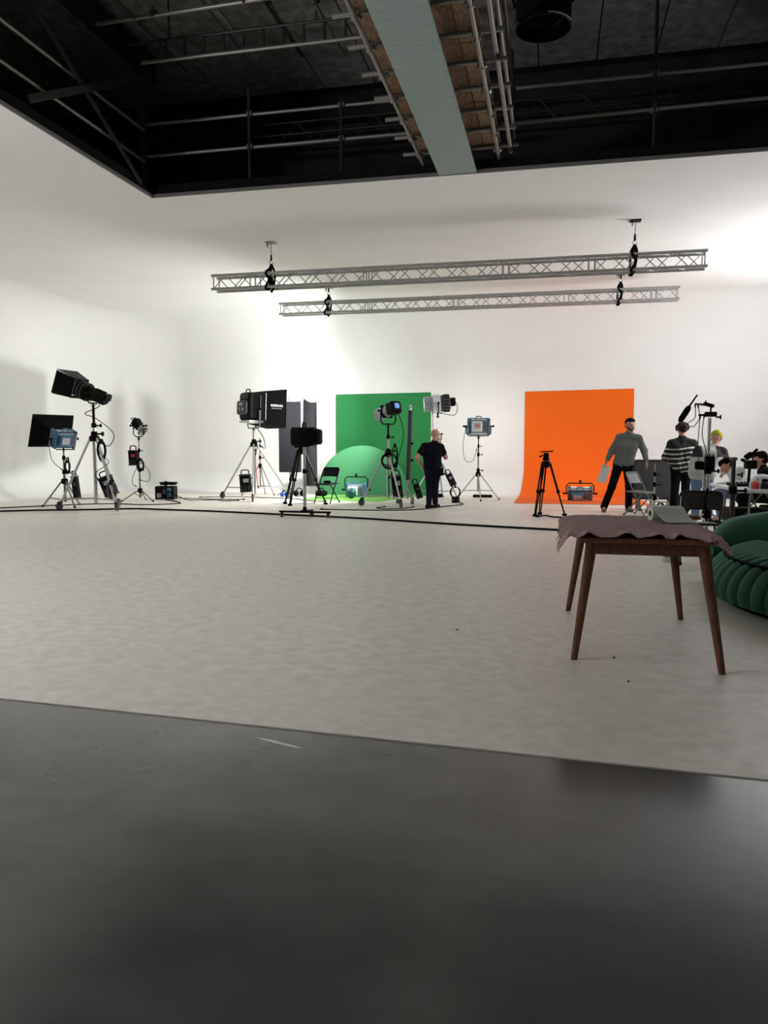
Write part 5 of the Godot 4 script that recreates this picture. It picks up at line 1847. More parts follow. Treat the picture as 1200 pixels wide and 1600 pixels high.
	cable_thing("lamp_cable", "thin cable looping under the microphone", [at + Vector3(-0.2, 1.85, 0.02), at + Vector3(-0.2, 1.68, 0.03), at + Vector3(-0.3, 1.6, 0.04), at + Vector3(-0.22, 1.56, 0.04), at + Vector3(-0.14, 1.68, 0.03), at + Vector3(-0.16, 1.84, 0.02)], 0.006, "black plastic", 6, "lamp cables")
	cable_thing("lamp_cable", "left of two thin cables hanging straight below microphone clamp", [at + Vector3(-0.13, 1.7, 0.03), at + Vector3(-0.15, 1.4, 0.05), at + Vector3(-0.14, 1.1, 0.07), at + Vector3(-0.08, 0.98, 0.07)], 0.006, "black plastic", 6, "lamp cables")
	cable_thing("lamp_cable", "right of two thin cables hanging below microphone clamp to column", [at + Vector3(-0.08, 1.7, 0.03), at + Vector3(-0.1, 1.45, 0.05), at + Vector3(-0.05, 1.25, 0.05), at + Vector3(-0.02, 1.12, 0.06)], 0.006, "black plastic", 6, "lamp cables")
	t = thing("recorder_box", "black recorder box strapped on the microphone stand", "recorder", at + Vector3(0.0, 0.92, 0.06), 0.0)
	b = MB.new()
	b.box(Vector3(0.0, 0.12, 0.04), Vector3(0.13, 0.22, 0.09), 0.012)
	obj("case", b, M["black plastic"], t)
	b = MB.new()
	b.box(Vector3(-0.13, 0.1, 0.03), Vector3(0.12, 0.12, 0.07), 0.02)
	obj("side_pouch", b, M["black cloth"], t)
	for k in 3:
		b = MB.new()
		b.tube(Vector3(-0.04 + k * 0.04, 0.23, 0.05), Vector3(-0.04 + k * 0.04, 0.255, 0.05), 0.012, 0.01, 8)
		obj("knob", b, M["charcoal plastic"], t)
	# chrome post by the folding table
	at = Vector3(2.2, 0, -10.35)
	t = tripod("light_stand", "grey steel post with elbow arm at the folding table's corner", at, tri_feet(0.3, 0.8), {"top": 1.12, "hub": 0.3, "low": 0.08, "r": 0.032, "stages": [0.74], "brace_y": 0.16, "mat": "dark steel", "group": "equipment stands"})
	b = MB.new()
	b.box(Vector3(0, 1.13, 0), Vector3(0.08, 0.04, 0.05), 0.01)
	b.tube(Vector3(-0.02, 1.13, 0), Vector3(-0.2, 1.19, 0.0), 0.009, -1, 8)
	obj("elbow_arm", b, M["galvanised"], t)
	b = MB.new()
	b.box(Vector3(0.0, 0.74, 0.0), Vector3(0.09, 0.14, 0.08), 0.02)
	b.tube(Vector3(0.04, 0.93, 0), Vector3(0.1, 0.93, 0), 0.012, -1, 8)
	b.box(Vector3(0.1, 0.93, 0), Vector3(0.02, 0.07, 0.03), 0.006)
	obj("clamp", b, M["dark steel"], t)
	# white folding table and what lies on it
	t = thing("folding_table", "white folding table with grey bent legs at the right edge", "table", Vector3(2.86, 0, -11.5))
	b = MB.new()
	b.box(Vector3(0, 0.71, 0), Vector3(1.1, 0.045, 1.9), 0.018)
	obj("table_top", b, M["white paint"], t)
	for z in [-0.7, 0.75]:
		b = MB.new()
		b.path([Vector3(-0.46, 0.012, z), Vector3(-0.38, 0.15, z), Vector3(-0.36, 0.69, z)], 0.015, 8)
		obj("leg", b, M["galvanised"], t)
		b = MB.new()
		b.path([Vector3(0.46, 0.012, z), Vector3(0.38, 0.15, z), Vector3(0.36, 0.69, z)], 0.015, 8)
		obj("leg", b, M["galvanised"], t)
		rod("cross_bar", Vector3(-0.37, 0.3, z), Vector3(0.37, 0.3, z), 0.012, M["galvanised"], t)
		rod("fold_strut", Vector3(-0.1, 0.3, z), Vector3(0.12, 0.69, z * 0.55), 0.011, M["galvanised"], t)
		rod("fold_strut", Vector3(0.1, 0.3, z), Vector3(-0.12, 0.69, z * 0.55), 0.011, M["galvanised"], t)
	var ty := 0.733
	t = thing("cutting_mat", "pale green cutting mat at the far left of folding table", "mat", Vector3(2.62, ty, -12.15), 0.1)
	b = MB.new()
	b.box(Vector3(0, 0.006, 0), Vector3(0.45, 0.01, 0.35), 0.004)
	obj("mat", b, M["mat green"], t)
	b = MB.new()
	b.box(Vector3(0.08, 0.03, 0.05), Vector3(0.2, 0.035, 0.1), 0.01)
	obj("work_piece", b, M["white cloth"], t)
	t = thing("red_tub", "coral-red lidded tub on near end of folding table", "tub", Vector3(2.56, ty, -10.78))
	b = MB.new()
	b.lathe([Vector2(0, 0), Vector2(0.045, 0), Vector2(0.052, 0.06), Vector2(0.048, 0.062), Vector2(0, 0.062)], 18)
	obj("body", b, M["coral"], t)
	b = MB.new()
	b.lathe([Vector2(0.054, 0.06), Vector2(0.055, 0.078), Vector2(0.03, 0.085), Vector2(0.028, 0.1), Vector2(0, 0.102)], 18)
	obj("lid", b, M["coral"], t)
	for q in [[2.68, 0.05, 0.1, "dark green bottle with black cap beside the coral-red tub", "dark green"], [2.8, 0.055, 0.075, "dark green squat jar at right edge on folding table", "dark green"]]:
		t = thing("jar", q[3], "jar", Vector3(q[0], ty, -10.8), 0.0, "jars on the folding table")
		b = MB.new()
		b.lathe([Vector2(0, 0), Vector2(q[1], 0), Vector2(q[1], q[2] * 0.75), Vector2(q[1] * 0.7, q[2] * 0.9), Vector2(q[1] * 0.7, q[2]), Vector2(0, q[2])], 18)
		obj("glass", b, M[q[4]], t)
		b = MB.new()
		b.lathe([Vector2(q[1] * 0.75, q[2] - 0.01), Vector2(q[1] * 0.75, q[2] + 0.03), Vector2(0, q[2] + 0.032)], 18)
		obj("cap", b, M["black plastic"], t)
	t = thing("white_dome", "white dome-shaped helmet with small red mark on folding table", "helmet", Vector3(2.72, ty, -11.1))
	b = MB.new()
	b.lathe([Vector2(0.16, 0.0), Vector2(0.158, 0.05), Vector2(0.14, 0.11), Vector2(0.1, 0.155), Vector2(0.05, 0.178), Vector2(0, 0.184)], 24)
	obj("shell", b, M["panel white"], t)
	b = MB.new()
	b.lathe([Vector2(0.15, 0.0), Vector2(0.172, 0.004), Vector2(0.172, 0.014), Vector2(0.158, 0.016)], 24)
	obj("rim", b, M["panel silver"], t)
	b = MB.new()
	b.box(Vector3(-0.075, 0.115, 0.105), Vector3(0.035, 0.035, 0.008), 0.002, Basis(Vector3.RIGHT, -0.6))
	b.box(Vector3(-0.08, 0.075, 0.125), Vector3(0.03, 0.012, 0.008), 0.002, Basis(Vector3.RIGHT, -0.4))
	obj("red_mark", b, M["coral"], t)
	t = thing("camera_rig", "small black camera rig with tilted viewfinder on folding table", "camera", Vector3(2.66, ty, -11.5), 0.1)
	b = MB.new()
	b.box(Vector3(0, 0.3, 0), Vector3(0.15, 0.12, 0.12), 0.012)
	obj("body", b, M["black plastic"], t)
	b = MB.new()
	b.tube(Vector3(-0.02, 0.01, 0), Vector3(-0.01, 0.25, 0), 0.02, -1, 10)
	b.box(Vector3(-0.02, 0.012, 0), Vector3(0.22, 0.02, 0.14), 0.006)
	obj("support", b, M["black metal"], t)
	b = MB.new()
	b.box(Vector3(-0.03, 0.42, 0), Vector3(0.11, 0.075, 0.06), 0.01, Basis(Vector3.BACK, 0.65))
	b.box(Vector3(0.05, 0.48, 0), Vector3(0.1, 0.035, 0.035), 0.008, Basis(Vector3.BACK, 0.8))
	obj("viewfinder", b, M["black plastic"], t)
	b = MB.new()
	b.tube(Vector3(0.03, 0.36, 0), Vector3(0.01, 0.42, 0), 0.01, -1, 8)
	b.box(Vector3(-0.1, 0.36, 0), Vector3(0.06, 0.04, 0.05), 0.008, Basis(Vector3.BACK, -0.5))
	obj("arm", b, M["black metal"], t)
	t = thing("control_console", "low black control console lying on folding table's middle", "console", Vector3(2.5, ty, -11.45), 0.3)
	b = MB.new()
	b.box(Vector3(0, 0.025, 0), Vector3(0.26, 0.045, 0.18), 0.012, Basis(Vector3.RIGHT, 0.1))
	obj("case", b, M["black plastic"], t)
	for k in 4:
		b = MB.new()
		b.tube(Vector3(-0.09 + 0.06 * k, 0.04, 0.02), Vector3(-0.09 + 0.06 * k, 0.065, 0.02), 0.012, 0.01, 8)
		obj("knob", b, M["charcoal plastic"], t)
	t = thing("equipment_case", "black equipment case on floor under the folding table", "case", Vector3(2.75, 0, -12.0), 0.05)
	b = MB.new()
	b.box(Vector3(0, 0.2, 0), Vector3(0.6, 0.4, 0.4), 0.03)
	obj("shell", b, M["black plastic"], t)
	b = MB.new()
	b.path(curve([Vector3(-0.08, 0.33, 0.2), Vector3(-0.07, 0.33, 0.24), Vector3(0.07, 0.33, 0.24), Vector3(0.08, 0.33, 0.2)], 4), 0.012, 6)
	obj("handle", b, M["charcoal plastic"], t)

func floor_marks() -> void:
	# scraped white paint on the grey floor and a few crumbs on the white one
	var t := thing("paint_scrape", "short white paint scrape on the grey floor by the edge", "paint mark", Vector3(-1.155, -0.005, -3.06), 0.0)
	var b := MB.new()
	b.xf = Transform3D(Basis(Vector3(1, 0, 0), Vector3(0, 0, 1), Vector3(0, -1, 0)), Vector3(0, 0.0008, 0))
	b.prism(PackedVector2Array([Vector2(-0.13, -0.055), Vector2(-0.02, -0.03), Vector2(0.1, 0.012), Vector2(0.13, 0.03), Vector2(0.04, 0.012), Vector2(-0.05, -0.018)]), 0.0012)
	obj("scrape", b, M["paper white"], t)
	var k := 0
	for q in [[Vector3(-0.64, 0, -5.27), "tiny dark crumb on the white floor left of the wooden table"], [Vector3(0.38, 0, -4.77), "tiny dark crumb on floor between the table's front legs"], [Vector3(0.42, 0, -4.29), "tiny dark crumb on the floor in front of wooden table"]]:
		t = thing("floor_crumb", q[1], "crumb", q[0], 0.6 * k, "crumbs on the white floor")
		b = MB.new()
		b.ball(Vector3(0, 0.004, 0), Vector3(0.011, 0.004, 0.007), 7, 4)
		obj("crumb", b, M["rubber"], t)
		k += 1

func dye(kind: String, p: Vector3) -> Color:
	if kind == "stripes":
		var y := p.y + 0.02 * sin(p.x * 9.0)
		if y < 1.27 and fposmod(y, 0.088) < 0.022 and y > 0.8:
			return Color(0.62, 0.62, 0.6)
		return Color(0.012, 0.012, 0.014)
	if p.y > 1.1 and p.y < 1.3 and absf(p.x) > 0.12:
		return Color(0.02, 0.018, 0.02)
	return Color(0.42, 0.42, 0.42)

func sdf(m: MB, bones: Array, k: float, cell: float, paint := "", ground := false) -> void:
	# union of tapered capsules [a, b, ra, rb] joined by a smooth minimum, meshed as surface nets
	var lo := Vector3.ONE * 1e9
	var hi := -lo
	for q in bones:
		var r := maxf(q[2], q[3])
		lo = lo.min(q[0] - Vector3.ONE * r).min(q[1] - Vector3.ONE * r)
		hi = hi.max(q[0] + Vector3.ONE * r).max(q[1] + Vector3.ONE * r)
	lo -= Vector3.ONE * (k + cell * 2)
	hi += Vector3.ONE * (k + cell * 2)
	var d := ((hi - lo) / cell).ceil() + Vector3.ONE
	var nx := int(d.x)
	var ny := int(d.y)
	var nz := int(d.z)
	var f := PackedFloat32Array()
	f.resize(nx * ny * nz)
	f.fill(1.0)
	for q in bones:
		var a: Vector3 = q[0]
		var ab: Vector3 = q[1] - a
		var ra: float = q[2]
		var rd: float = q[3] - ra
		var l2 := maxf(ab.length_squared(), 1e-9)
		var r := maxf(ra, ra + rd) + k + cell * 1.5
		var c0 := ((a.min(q[1]) - Vector3.ONE * r - lo) / cell).floor().max(Vector3.ZERO)
		var c1 := ((a.max(q[1]) + Vector3.ONE * r - lo) / cell).ceil().min(d - Vector3.ONE)
		for z in range(int(c0.z), int(c1.z) + 1):
			for y in range(int(c0.y), int(c1.y) + 1):
				var row := (z * ny + y) * nx
				var p := lo + Vector3(c0.x, y, z) * cell - a
				for x in range(int(c0.x), int(c1.x) + 1):
					var t := clampf(p.dot(ab) / l2, 0.0, 1.0)
					var v := (p - ab * t).length() - ra - rd * t
					var o := f[row + x]
					var h := maxf(k - absf(o - v), 0.0)
					f[row + x] = minf(o, v) - h * h / (4.0 * k)
					p.x += cell
	var id := PackedInt32Array()
	id.resize(nx * ny * nz)
	id.fill(-1)
	var sx := 1
	var sy := nx
	var sz := nx * ny
	var corner := [0, sx, sy, sx + sy, sz, sx + sz, sy + sz, sx + sy + sz]
	var edges := [[0, 1], [2, 3], [4, 5], [6, 7], [0, 2], [1, 3], [4, 6], [5, 7], [0, 4], [1, 5], [2, 6], [3, 7]]
	for z in nz - 1:
		for y in ny - 1:
			var row := (z * ny + y) * nx
			for x in nx - 1:
				var at := row + x
				var n := 0
				if f[at] < 0.0:
					n += 1
				if f[at + 1] < 0.0:
					n += 1
				if f[at + sy] < 0.0:
					n += 1
				if f[at + sy + 1] < 0.0:
					n += 1
				if f[at + sz] < 0.0:
					n += 1
				if f[at + sz + 1] < 0.0:
					n += 1
				if f[at + sz + sy] < 0.0:
					n += 1
				if f[at + sz + sy + 1] < 0.0:
					n += 1
				if n == 0 or n == 8:
					continue
				var s := Vector3()
				var c := 0
				for e in edges:
					var va := f[at + corner[e[0]]]
					var vb := f[at + corner[e[1]]]
					if (va < 0.0) != (vb < 0.0):
						var t := va / (va - vb)
						var pa := Vector3(e[0] & 1, (e[0] >> 1) & 1, e[0] >> 2)
						var pb := Vector3(e[1] & 1, (e[1] >> 1) & 1, e[1] >> 2)
						s += pa.lerp(pb, t)
						c += 1
				var g := Vector3(f[at + 1] + f[at + sy + 1] + f[at + sz + 1] + f[at + sz + sy + 1] - f[at] - f[at + sy] - f[at + sz] - f[at + sz + sy],
					f[at + sy] + f[at + sy + 1] + f[at + sz + sy] + f[at + sz + sy + 1] - f[at] - f[at + 1] - f[at + sz] - f[at + sz + 1],
					f[at + sz] + f[at + sz + 1] + f[at + sz + sy] + f[at + sz + sy + 1] - f[at] - f[at + 1] - f[at + sy] - f[at + sy + 1])
				var p := lo + (Vector3(x, y, z) + s / c) * cell
				if ground and p.y < 0.004:
					p.y = 0.004
				if paint:
					m.col = dye(paint, p)
				id[at] = m.v(p, g.normalized())
	for z in range(1, nz - 1):
		for y in range(1, ny - 1):
			var row := (z * ny + y) * nx
			for x in range(1, nx - 1):
				var at := row + x
				var s := f[at] < 0.0
				if s != (f[at + 1] < 0.0):
					m.tri(id[at], id[at - sy], id[at - sz])
					m.tri(id[at - sy], id[at - sy - sz], id[at - sz])
				if s != (f[at + sy] < 0.0):
					m.tri(id[at], id[at - 1], id[at - sz])
					m.tri(id[at - 1], id[at - 1 - sz], id[at - sz])
				if s != (f[at + sz] < 0.0):
					m.tri(id[at], id[at - 1], id[at - sy])
					m.tri(id[at - 1], id[at - 1 - sy], id[at - sy])

func hand_bones(w: Vector3, d: Vector3, n: Vector3, side: float, curl: float) -> Array:
	# wrist w, finger direction d, palm normal n; side +1 puts the thumb on n x d
	d = d.normalized()
	n = (n - d * n.dot(d)).normalized()
	var x := n.cross(d) * side
	var out := []
	for k in 4:
		var o := (1.5 - k) * 0.021
		out.append([w + d * 0.01 + x * o * 0.7, w + d * 0.085 + x * o, 0.016, 0.013])
		var r := 0.0095 - 0.0006 * k
		var p := w + d * 0.088 + x * o
		var l: float = [0.036, 0.04, 0.037, 0.028][k]
		var dd := d
		for j in 3:
			dd = (dd + n * tan(curl * (0.5 + 0.3 * j))).normalized()
			var q: Vector3 = p + dd * l * [1.0, 0.75, 0.6][j]
			out.append([p, q, r, r * 0.9])
			p = q
			r *= 0.92
	var tb := w + d * 0.025 + x * 0.03
	var t1 := tb + (d * 0.6 + x * 0.8 + n * 0.3).normalized() * 0.04
	var t2 := t1 + (d * 0.85 + x * 0.35 + n * 0.35).normalized() * 0.032
	out.append([tb, t1, 0.014, 0.011])
	out.append([t1, t2, 0.011, 0.009])
	return out

func person(label: String, at: Vector3, turn: float, J: Dictionary, L: Dictionary) -> Node3D:
	# J: joints in local space, the figure facing +z; L: clothes
	var t := thing("person", label, "person", at, turn, "people at work in the studio")
	var b := MB.new()
	var g: float = L.get("girth", 1.0)
	var across: Vector3 = (J.sl - J.sr).normalized()
	var hipx: Vector3 = (J.hl - J.hr).normalized()
	var torso := [
		[J.pel - hipx * 0.07, J.pel + hipx * 0.07, 0.1 * g, 0.1 * g],
		[J.pel - hipx * 0.065, J.che - across * 0.08, 0.095 * g, 0.1 * g],
		[J.pel + hipx * 0.065, J.che + across * 0.08, 0.095 * g, 0.1 * g],
		[J.che - across * 0.08, J.sr + across * 0.05 - Vector3(0, 0.03, 0), 0.1 * g, 0.062],
		[J.che + across * 0.08, J.sl - across * 0.05 - Vector3(0, 0.03, 0), 0.1 * g, 0.062],
		[J.che, J.nck - Vector3(0, 0.07, 0), 0.1 * g, 0.06],
		[J.sr, J.nck - Vector3(0, 0.05, 0), 0.05, 0.055],
		[J.sl, J.nck - Vector3(0, 0.05, 0), 0.05, 0.055],
	]
	var neck := [[J.nck - Vector3(0, 0.08, 0), J.hd - Vector3(0, 0.06, 0), 0.056, 0.052]]
	var arms := []
	for s in ["l", "r"]:
		arms.append([J["s" + s], J["e" + s], 0.054, 0.043])
		arms.append([J["e" + s], J["w" + s], 0.043, 0.029])
	var legs := []
	for s in ["l", "r"]:
		legs.append([J["h" + s], J["k" + s], 0.085 * g, 0.058])
		legs.append([J["k" + s], J["k" + s].lerp(J["a" + s], 0.3), 0.056, 0.056])
		legs.append([J["k" + s].lerp(J["a" + s], 0.25), J["a" + s], 0.056, 0.036])
		legs.append([J["a" + s], J["a" + s] + J["t" + s] * 0.13 - Vector3(0, 0.035, 0), 0.034, 0.028])
	sdf(b, torso + neck + arms + legs, 0.04, 0.016)
	# hands
	for s in ["l", "r"]:
		sdf(b, hand_bones(J["w" + s], J["w" + s] - J["e" + s] if not J.has("d" + s) else J["d" + s], J.get("n" + s, Vector3(-1 if s == "l" else 1, 0, 0)), (1.0 if s == "l" else -1.0), J.get("c" + s, 0.35)), 0.008, 0.005)
	# head, in its own frame: z is where the face looks
	var fz: Vector3 = J.get("face", Vector3(0, 0, 1)).normalized()
	var fx := Vector3.UP.cross(fz).normalized()
	var F := Transform3D(Basis(fx, fz.cross(fx), fz), J.hd)
	var head := []
	for q in [[Vector3(0, 0.03, -0.04), Vector3(0, 0.03, 0.015), 0.084, 0.082], [Vector3(0, -0.02, 0.03), Vector3(0, -0.045, 0.035), 0.066, 0.058], [Vector3(0, -0.075, 0.035), Vector3(0, -0.09, 0.058), 0.046, 0.028],
		[Vector3(0, 0.01, 0.095), Vector3(0, -0.024, 0.112), 0.01, 0.015], [Vector3(-0.035, 0.028, 0.085), Vector3(0.035, 0.028, 0.085), 0.012, 0.012], [Vector3(-0.018, -0.058, 0.092), Vector3(0.018, -0.058, 0.092), 0.009, 0.009],
		[Vector3(-0.086, 0.015, -0.015), Vector3(-0.08, -0.025, -0.005), 0.017, 0.01], [Vector3(0.086, 0.015, -0.015), Vector3(0.08, -0.025, -0.005), 0.017, 0.01], [Vector3(0, -0.04, -0.02), Vector3(0, -0.1, -0.02), 0.06, 0.052]]:
		head.append([F * q[0], F * q[1], q[2], q[3]])
	sdf(b, head, 0.018, 0.007)
	var skin: Material = M["skin"]
	obj("body", b, skin, t)
	for s in [-1, 1]:
		b = MB.new()
		b.ball(F * Vector3(s * 0.033, 0.006, 0.087), Vector3.ONE * 0.011, 8, 6)
		obj("eye", b, M["eye dark"], t)
	if L.get("hair", ""):
		var hb := []
		var style: String = L.get("style", "short")
		var hq := [[Vector3(0, 0.055, -0.045), Vector3(0, 0.07, 0.02), 0.085, 0.072], [Vector3(0, 0.0, -0.055), Vector3(0, 0.04, -0.05), 0.076, 0.082], [Vector3(-0.06, 0.03, -0.02), Vector3(0.06, 0.03, -0.02), 0.034, 0.034], [Vector3(-0.045, 0.085, 0.05), Vector3(0.045, 0.085, 0.05), 0.026, 0.026]]
		if style == "curly":
			var rng := RandomNumberGenerator.new()
			rng.seed = 8
			for k in 70:
				var a := rng.randf() * TAU
				var e := rng.randf_range(-0.35, 1.0)
				var rr := sqrt(1 - e * e * 0.98)
				var p := Vector3(cos(a) * rr, e, sin(a) * rr) * 0.105 + Vector3(0, 0.03, -0.02)
				if p.z > 0.05 and p.y < 0.07:
					continue
				hq.append([p, p * 1.04, rng.randf_range(0.02, 0.032), 0.02])
		for q in hq:
			hb.append([F * q[0], F * q[1], q[2], q[3]])
		b = MB.new()
		sdf(b, hb, 0.012, 0.008)
		obj("hair", b, M[L.hair], t)
	if L.has("beanie"):
		var hb := []
		for q in [[Vector3(0, 0.06, -0.03), Vector3(0, 0.07, 0.01), 0.098, 0.094], [Vector3(0, 0.1, -0.03), Vector3(0, 0.12, -0.02), 0.075, 0.06]]:
			hb.append([F * q[0], F * q[1], q[2], q[3]])
		b = MB.new()
		sdf(b, hb, 0.02, 0.008)
		obj("beanie", b, M[L.beanie], t)
		b = MB.new()
		b.xf = F
		b.lathe([Vector2(0.094, 0.02), Vector2(0.104, 0.025), Vector2(0.104, 0.065), Vector2(0.09, 0.07)], 20, Vector3(0, 0.0, -0.012))
		obj("beanie_cuff", b, M[L.beanie], t)
	if L.has("beard"):
		var hb := []
		for q in [[Vector3(-0.05, -0.06, 0.03), Vector3(0, -0.098, 0.065), 0.03, 0.026], [Vector3(0.05, -0.06, 0.03), Vector3(0, -0.098, 0.065), 0.03, 0.026], [Vector3(-0.022, -0.046, 0.096), Vector3(0.022, -0.046, 0.096), 0.009, 0.009], [Vector3(0, -0.07, 0.085), Vector3(0, -0.095, 0.075), 0.014, 0.018]]:
			hb.append([F * q[0], F * q[1], q[2], q[3]])
		b = MB.new()
		sdf(b, hb, 0.008, 0.006)
		obj("beard", b, M[L.beard], t)
		b = MB.new()
		for s in [-1, 1]:
			b.tube(F * Vector3(s * 0.016, 0.03, 0.098), F * Vector3(s * 0.05, 0.034, 0.084), 0.006, 0.004, 6)
		obj("eyebrows", b, M["hair dark"], t)
	# upper garment: same bones, thicker
	var up := []
	var ease: float = L.get("ease", 0.018)
	for q in torso.slice(1):
		up.append([q[0], q[1], q[2] + ease, q[3] + ease])
	var hem: float = L.get("hem", 0.0)
	up.append([J.pel - hipx * 0.075 + Vector3(0, hem, 0), J.pel + hipx * 0.075 + Vector3(0, hem, 0), 0.1 * g + ease, 0.1 * g + ease])
	for s in ["l", "r"]:
		if L.get("sleeve", "long") == "long":
			up.append([J["s" + s], J["e" + s], 0.05 + ease, 0.042 + ease])
			up.append([J["e" + s], J["e" + s].lerp(J["w" + s], 0.93), 0.042 + ease, 0.026 + ease])
		else:
			up.append([J["s" + s], J["s" + s].lerp(J["e" + s], 0.55), 0.05 + ease, 0.05 + ease])
	up.append([J.nck - Vector3(0, 0.05, 0), J.nck.lerp(J.hd, 0.22), 0.062, 0.06])
	b = MB.new()
	sdf(b, up, 0.035, 0.014, L.get("paint", ""))
	obj(L.get("top_name", "shirt"), b, M[L.top], t)
	# trousers
	var dn := [[J.pel - hipx * 0.075, J.pel + hipx * 0.075, 0.122 * g, 0.122 * g]]
	for s in ["l", "r"]:
		dn.append([J["h" + s], J["k" + s], 0.098 * g, 0.074])
		dn.append([J["k" + s], J["a" + s] + Vector3(0, 0.015, 0), 0.074, L.get("cuff", 0.058)])
	b = MB.new()
	sdf(b, dn, 0.03, 0.014)
	obj("trousers", b, M[L.bottom], t)
	for s in ["l", "r"]:
		var a: Vector3 = J["a" + s]
		var d: Vector3 = J["t" + s].normalized()
		b = MB.new()
		sdf(b, [[a - Vector3(0, 0.02, 0), a - Vector3(0, 0.05, 0) - d * 0.03, 0.046, 0.046], [a - Vector3(0, 0.05, 0) - d * 0.035, a - Vector3(0, 0.056, 0) + d * 0.15, 0.044, 0.04]], 0.03, 0.01, "", true)
		obj("shoe", b, M[L.get("shoe", "shoe dark")], t)
	return t

func people() -> void:
	# walking man with beard; +x local is right in the picture
	var J := {"pel": Vector3(0.08, 0.94, 0), "che": Vector3(0.14, 1.27, 0.0), "nck": Vector3(0.17, 1.54, 0.0), "hd": Vector3(0.19, 1.7, 0.03), "face": Vector3(0.45, -0.05, 1),
		"sl": Vector3(0.35, 1.44, 0.0), "sr": Vector3(-0.0, 1.46, 0.0), "el": Vector3(0.47, 1.2, -0.04), "er": Vector3(-0.14, 1.2, -0.02), "wl": Vector3(0.5, 0.99, 0.08), "wr": Vector3(-0.23, 1.02, 0.08),
		"hl": Vector3(0.16, 0.92, 0), "hr": Vector3(-0.01, 0.92, 0), "kl": Vector3(0.2, 0.5, 0.03), "kr": Vector3(-0.13, 0.5, 0.1), "al": Vector3(0.21, 0.09, -0.1), "ar": Vector3(-0.27, 0.09, 0.1),
		"tl": Vector3(0.35, 0, 1), "tr": Vector3(-0.1, 0, 1), "nl": Vector3(-1, 0, 0.3), "nr": Vector3(1, 0, 0.2), "cr": 0.6}
	person("walking bearded man in grey sweater and black trousers holding a white sheet", Vector3(1.25, 0, -15.75), 0.0, J, {"top": "sweater grey", "top_name": "sweater", "bottom": "trousers black", "hair": "hair dark", "beard": "beard", "shoe": "shoe brown", "ease": 0.022, "hem": 0.02, "cuff": 0.07})
	var t := thing("paper_sheet", "white paper sheet hanging from the bearded man's hand", "paper", Vector3(1.0, 0.88, -15.64), 0.35)
	var b := MB.new()
	b.xf = Transform3D(Basis(Vector3.BACK, -0.28), Vector3(0.0, 0.04, 0))
	var pts := []
	for j in 6:
		for i in 4:
			pts.append(Vector3(i * 0.062 - 0.09, -j * 0.07, 0.014 * sin(j * 0.8 + i * 0.4)))
	b.grid(pts, 4, true)
	var bk := []
	for p in pts:
		bk.append(p - Vector3(0, 0, 0.002))
	b.grid(bk, 4)
	obj("sheet", b, M["paper white"], t)
	# man on the phone, seen from behind (local +x is left in the picture once turned)
	J = {"pel": Vector3(-0.02, 0.86, 0), "che": Vector3(0.0, 1.13, 0.02), "nck": Vector3(-0.04, 1.36, 0.05), "hd": Vector3(-0.06, 1.52, 0.09), "face": Vector3(-0.15, -0.3, 1),
		"sl": Vector3(0.16, 1.29, 0.03), "sr": Vector3(-0.18, 1.27, 0.03), "el": Vector3(0.3, 1.05, -0.1), "er": Vector3(-0.27, 1.06, 0.12), "wl": Vector3(0.19, 0.85, 0.02), "wr": Vector3(-0.16, 1.34, 0.13), "dr": Vector3(0.1, 0.9, -0.25), "dl": Vector3(-0.3, -0.9, 0.1),
		"hl": Vector3(0.07, 0.84, 0), "hr": Vector3(-0.11, 0.84, 0), "kl": Vector3(0.05, 0.45, 0.03), "kr": Vector3(-0.06, 0.45, 0.05), "al": Vector3(0.05, 0.09, -0.05), "ar": Vector3(-0.06, 0.09, 0.1), "tl": Vector3(-0.6, 0, 0.6), "tr": Vector3(-0.3, 0, 1), "cr": 0.7, "cl": 0.6, "nr": Vector3(1, 0, 0)}
	person("bald man in black polo shirt from behind, phone at his ear", Vector3(-2.48, 0, -15.85), PI, J, {"top": "navy shirt", "top_name": "polo_shirt", "bottom": "jeans navy", "sleeve": "short", "shoe": "shoe dark", "ease": 0.02, "girth": 1.0, "hem": 0.0})
	t = thing("mobile_phone", "black phone held to the bald man's ear", "phone", Vector3(-2.31, 1.43, -16.0), 0.3)
	b = MB.new()
	b.box(Vector3(0, 0.06, 0), Vector3(0.012, 0.14, 0.07), 0.004)
	obj("case", b, M["black plastic"], t)
	b = MB.new()
	b.box(Vector3(-0.0065, 0.06, 0), Vector3(0.001, 0.125, 0.06))
	obj("screen", b, M["charcoal plastic"], t)
	t = thing("belt_radio", "black radio with grey knob on the bald man's right hip", "radio", Vector3(-2.27, 0.68, -15.78), 0.2)
	b = MB.new()
	b.box(Vector3(0, 0.08, 0), Vector3(0.09, 0.16, 0.06), 0.012)
	obj("case", b, M["black plastic"], t)
	b = MB.new()
	b.tube(Vector3(0.03, 0.15, 0), Vector3(0.03, 0.25, 0), 0.008, 0.006, 8)
	b.box(Vector3(0.06, 0.04, 0.02), Vector3(0.06, 0.04, 0.03), 0.01)
	obj("antenna", b, M["rubber"], t)
	b = MB.new()
	b.tube(Vector3(-0.02, 0.16, 0), Vector3(-0.02, 0.18, 0), 0.012, 0.01, 8)
	obj("knob", b, M["panel silver"], t)
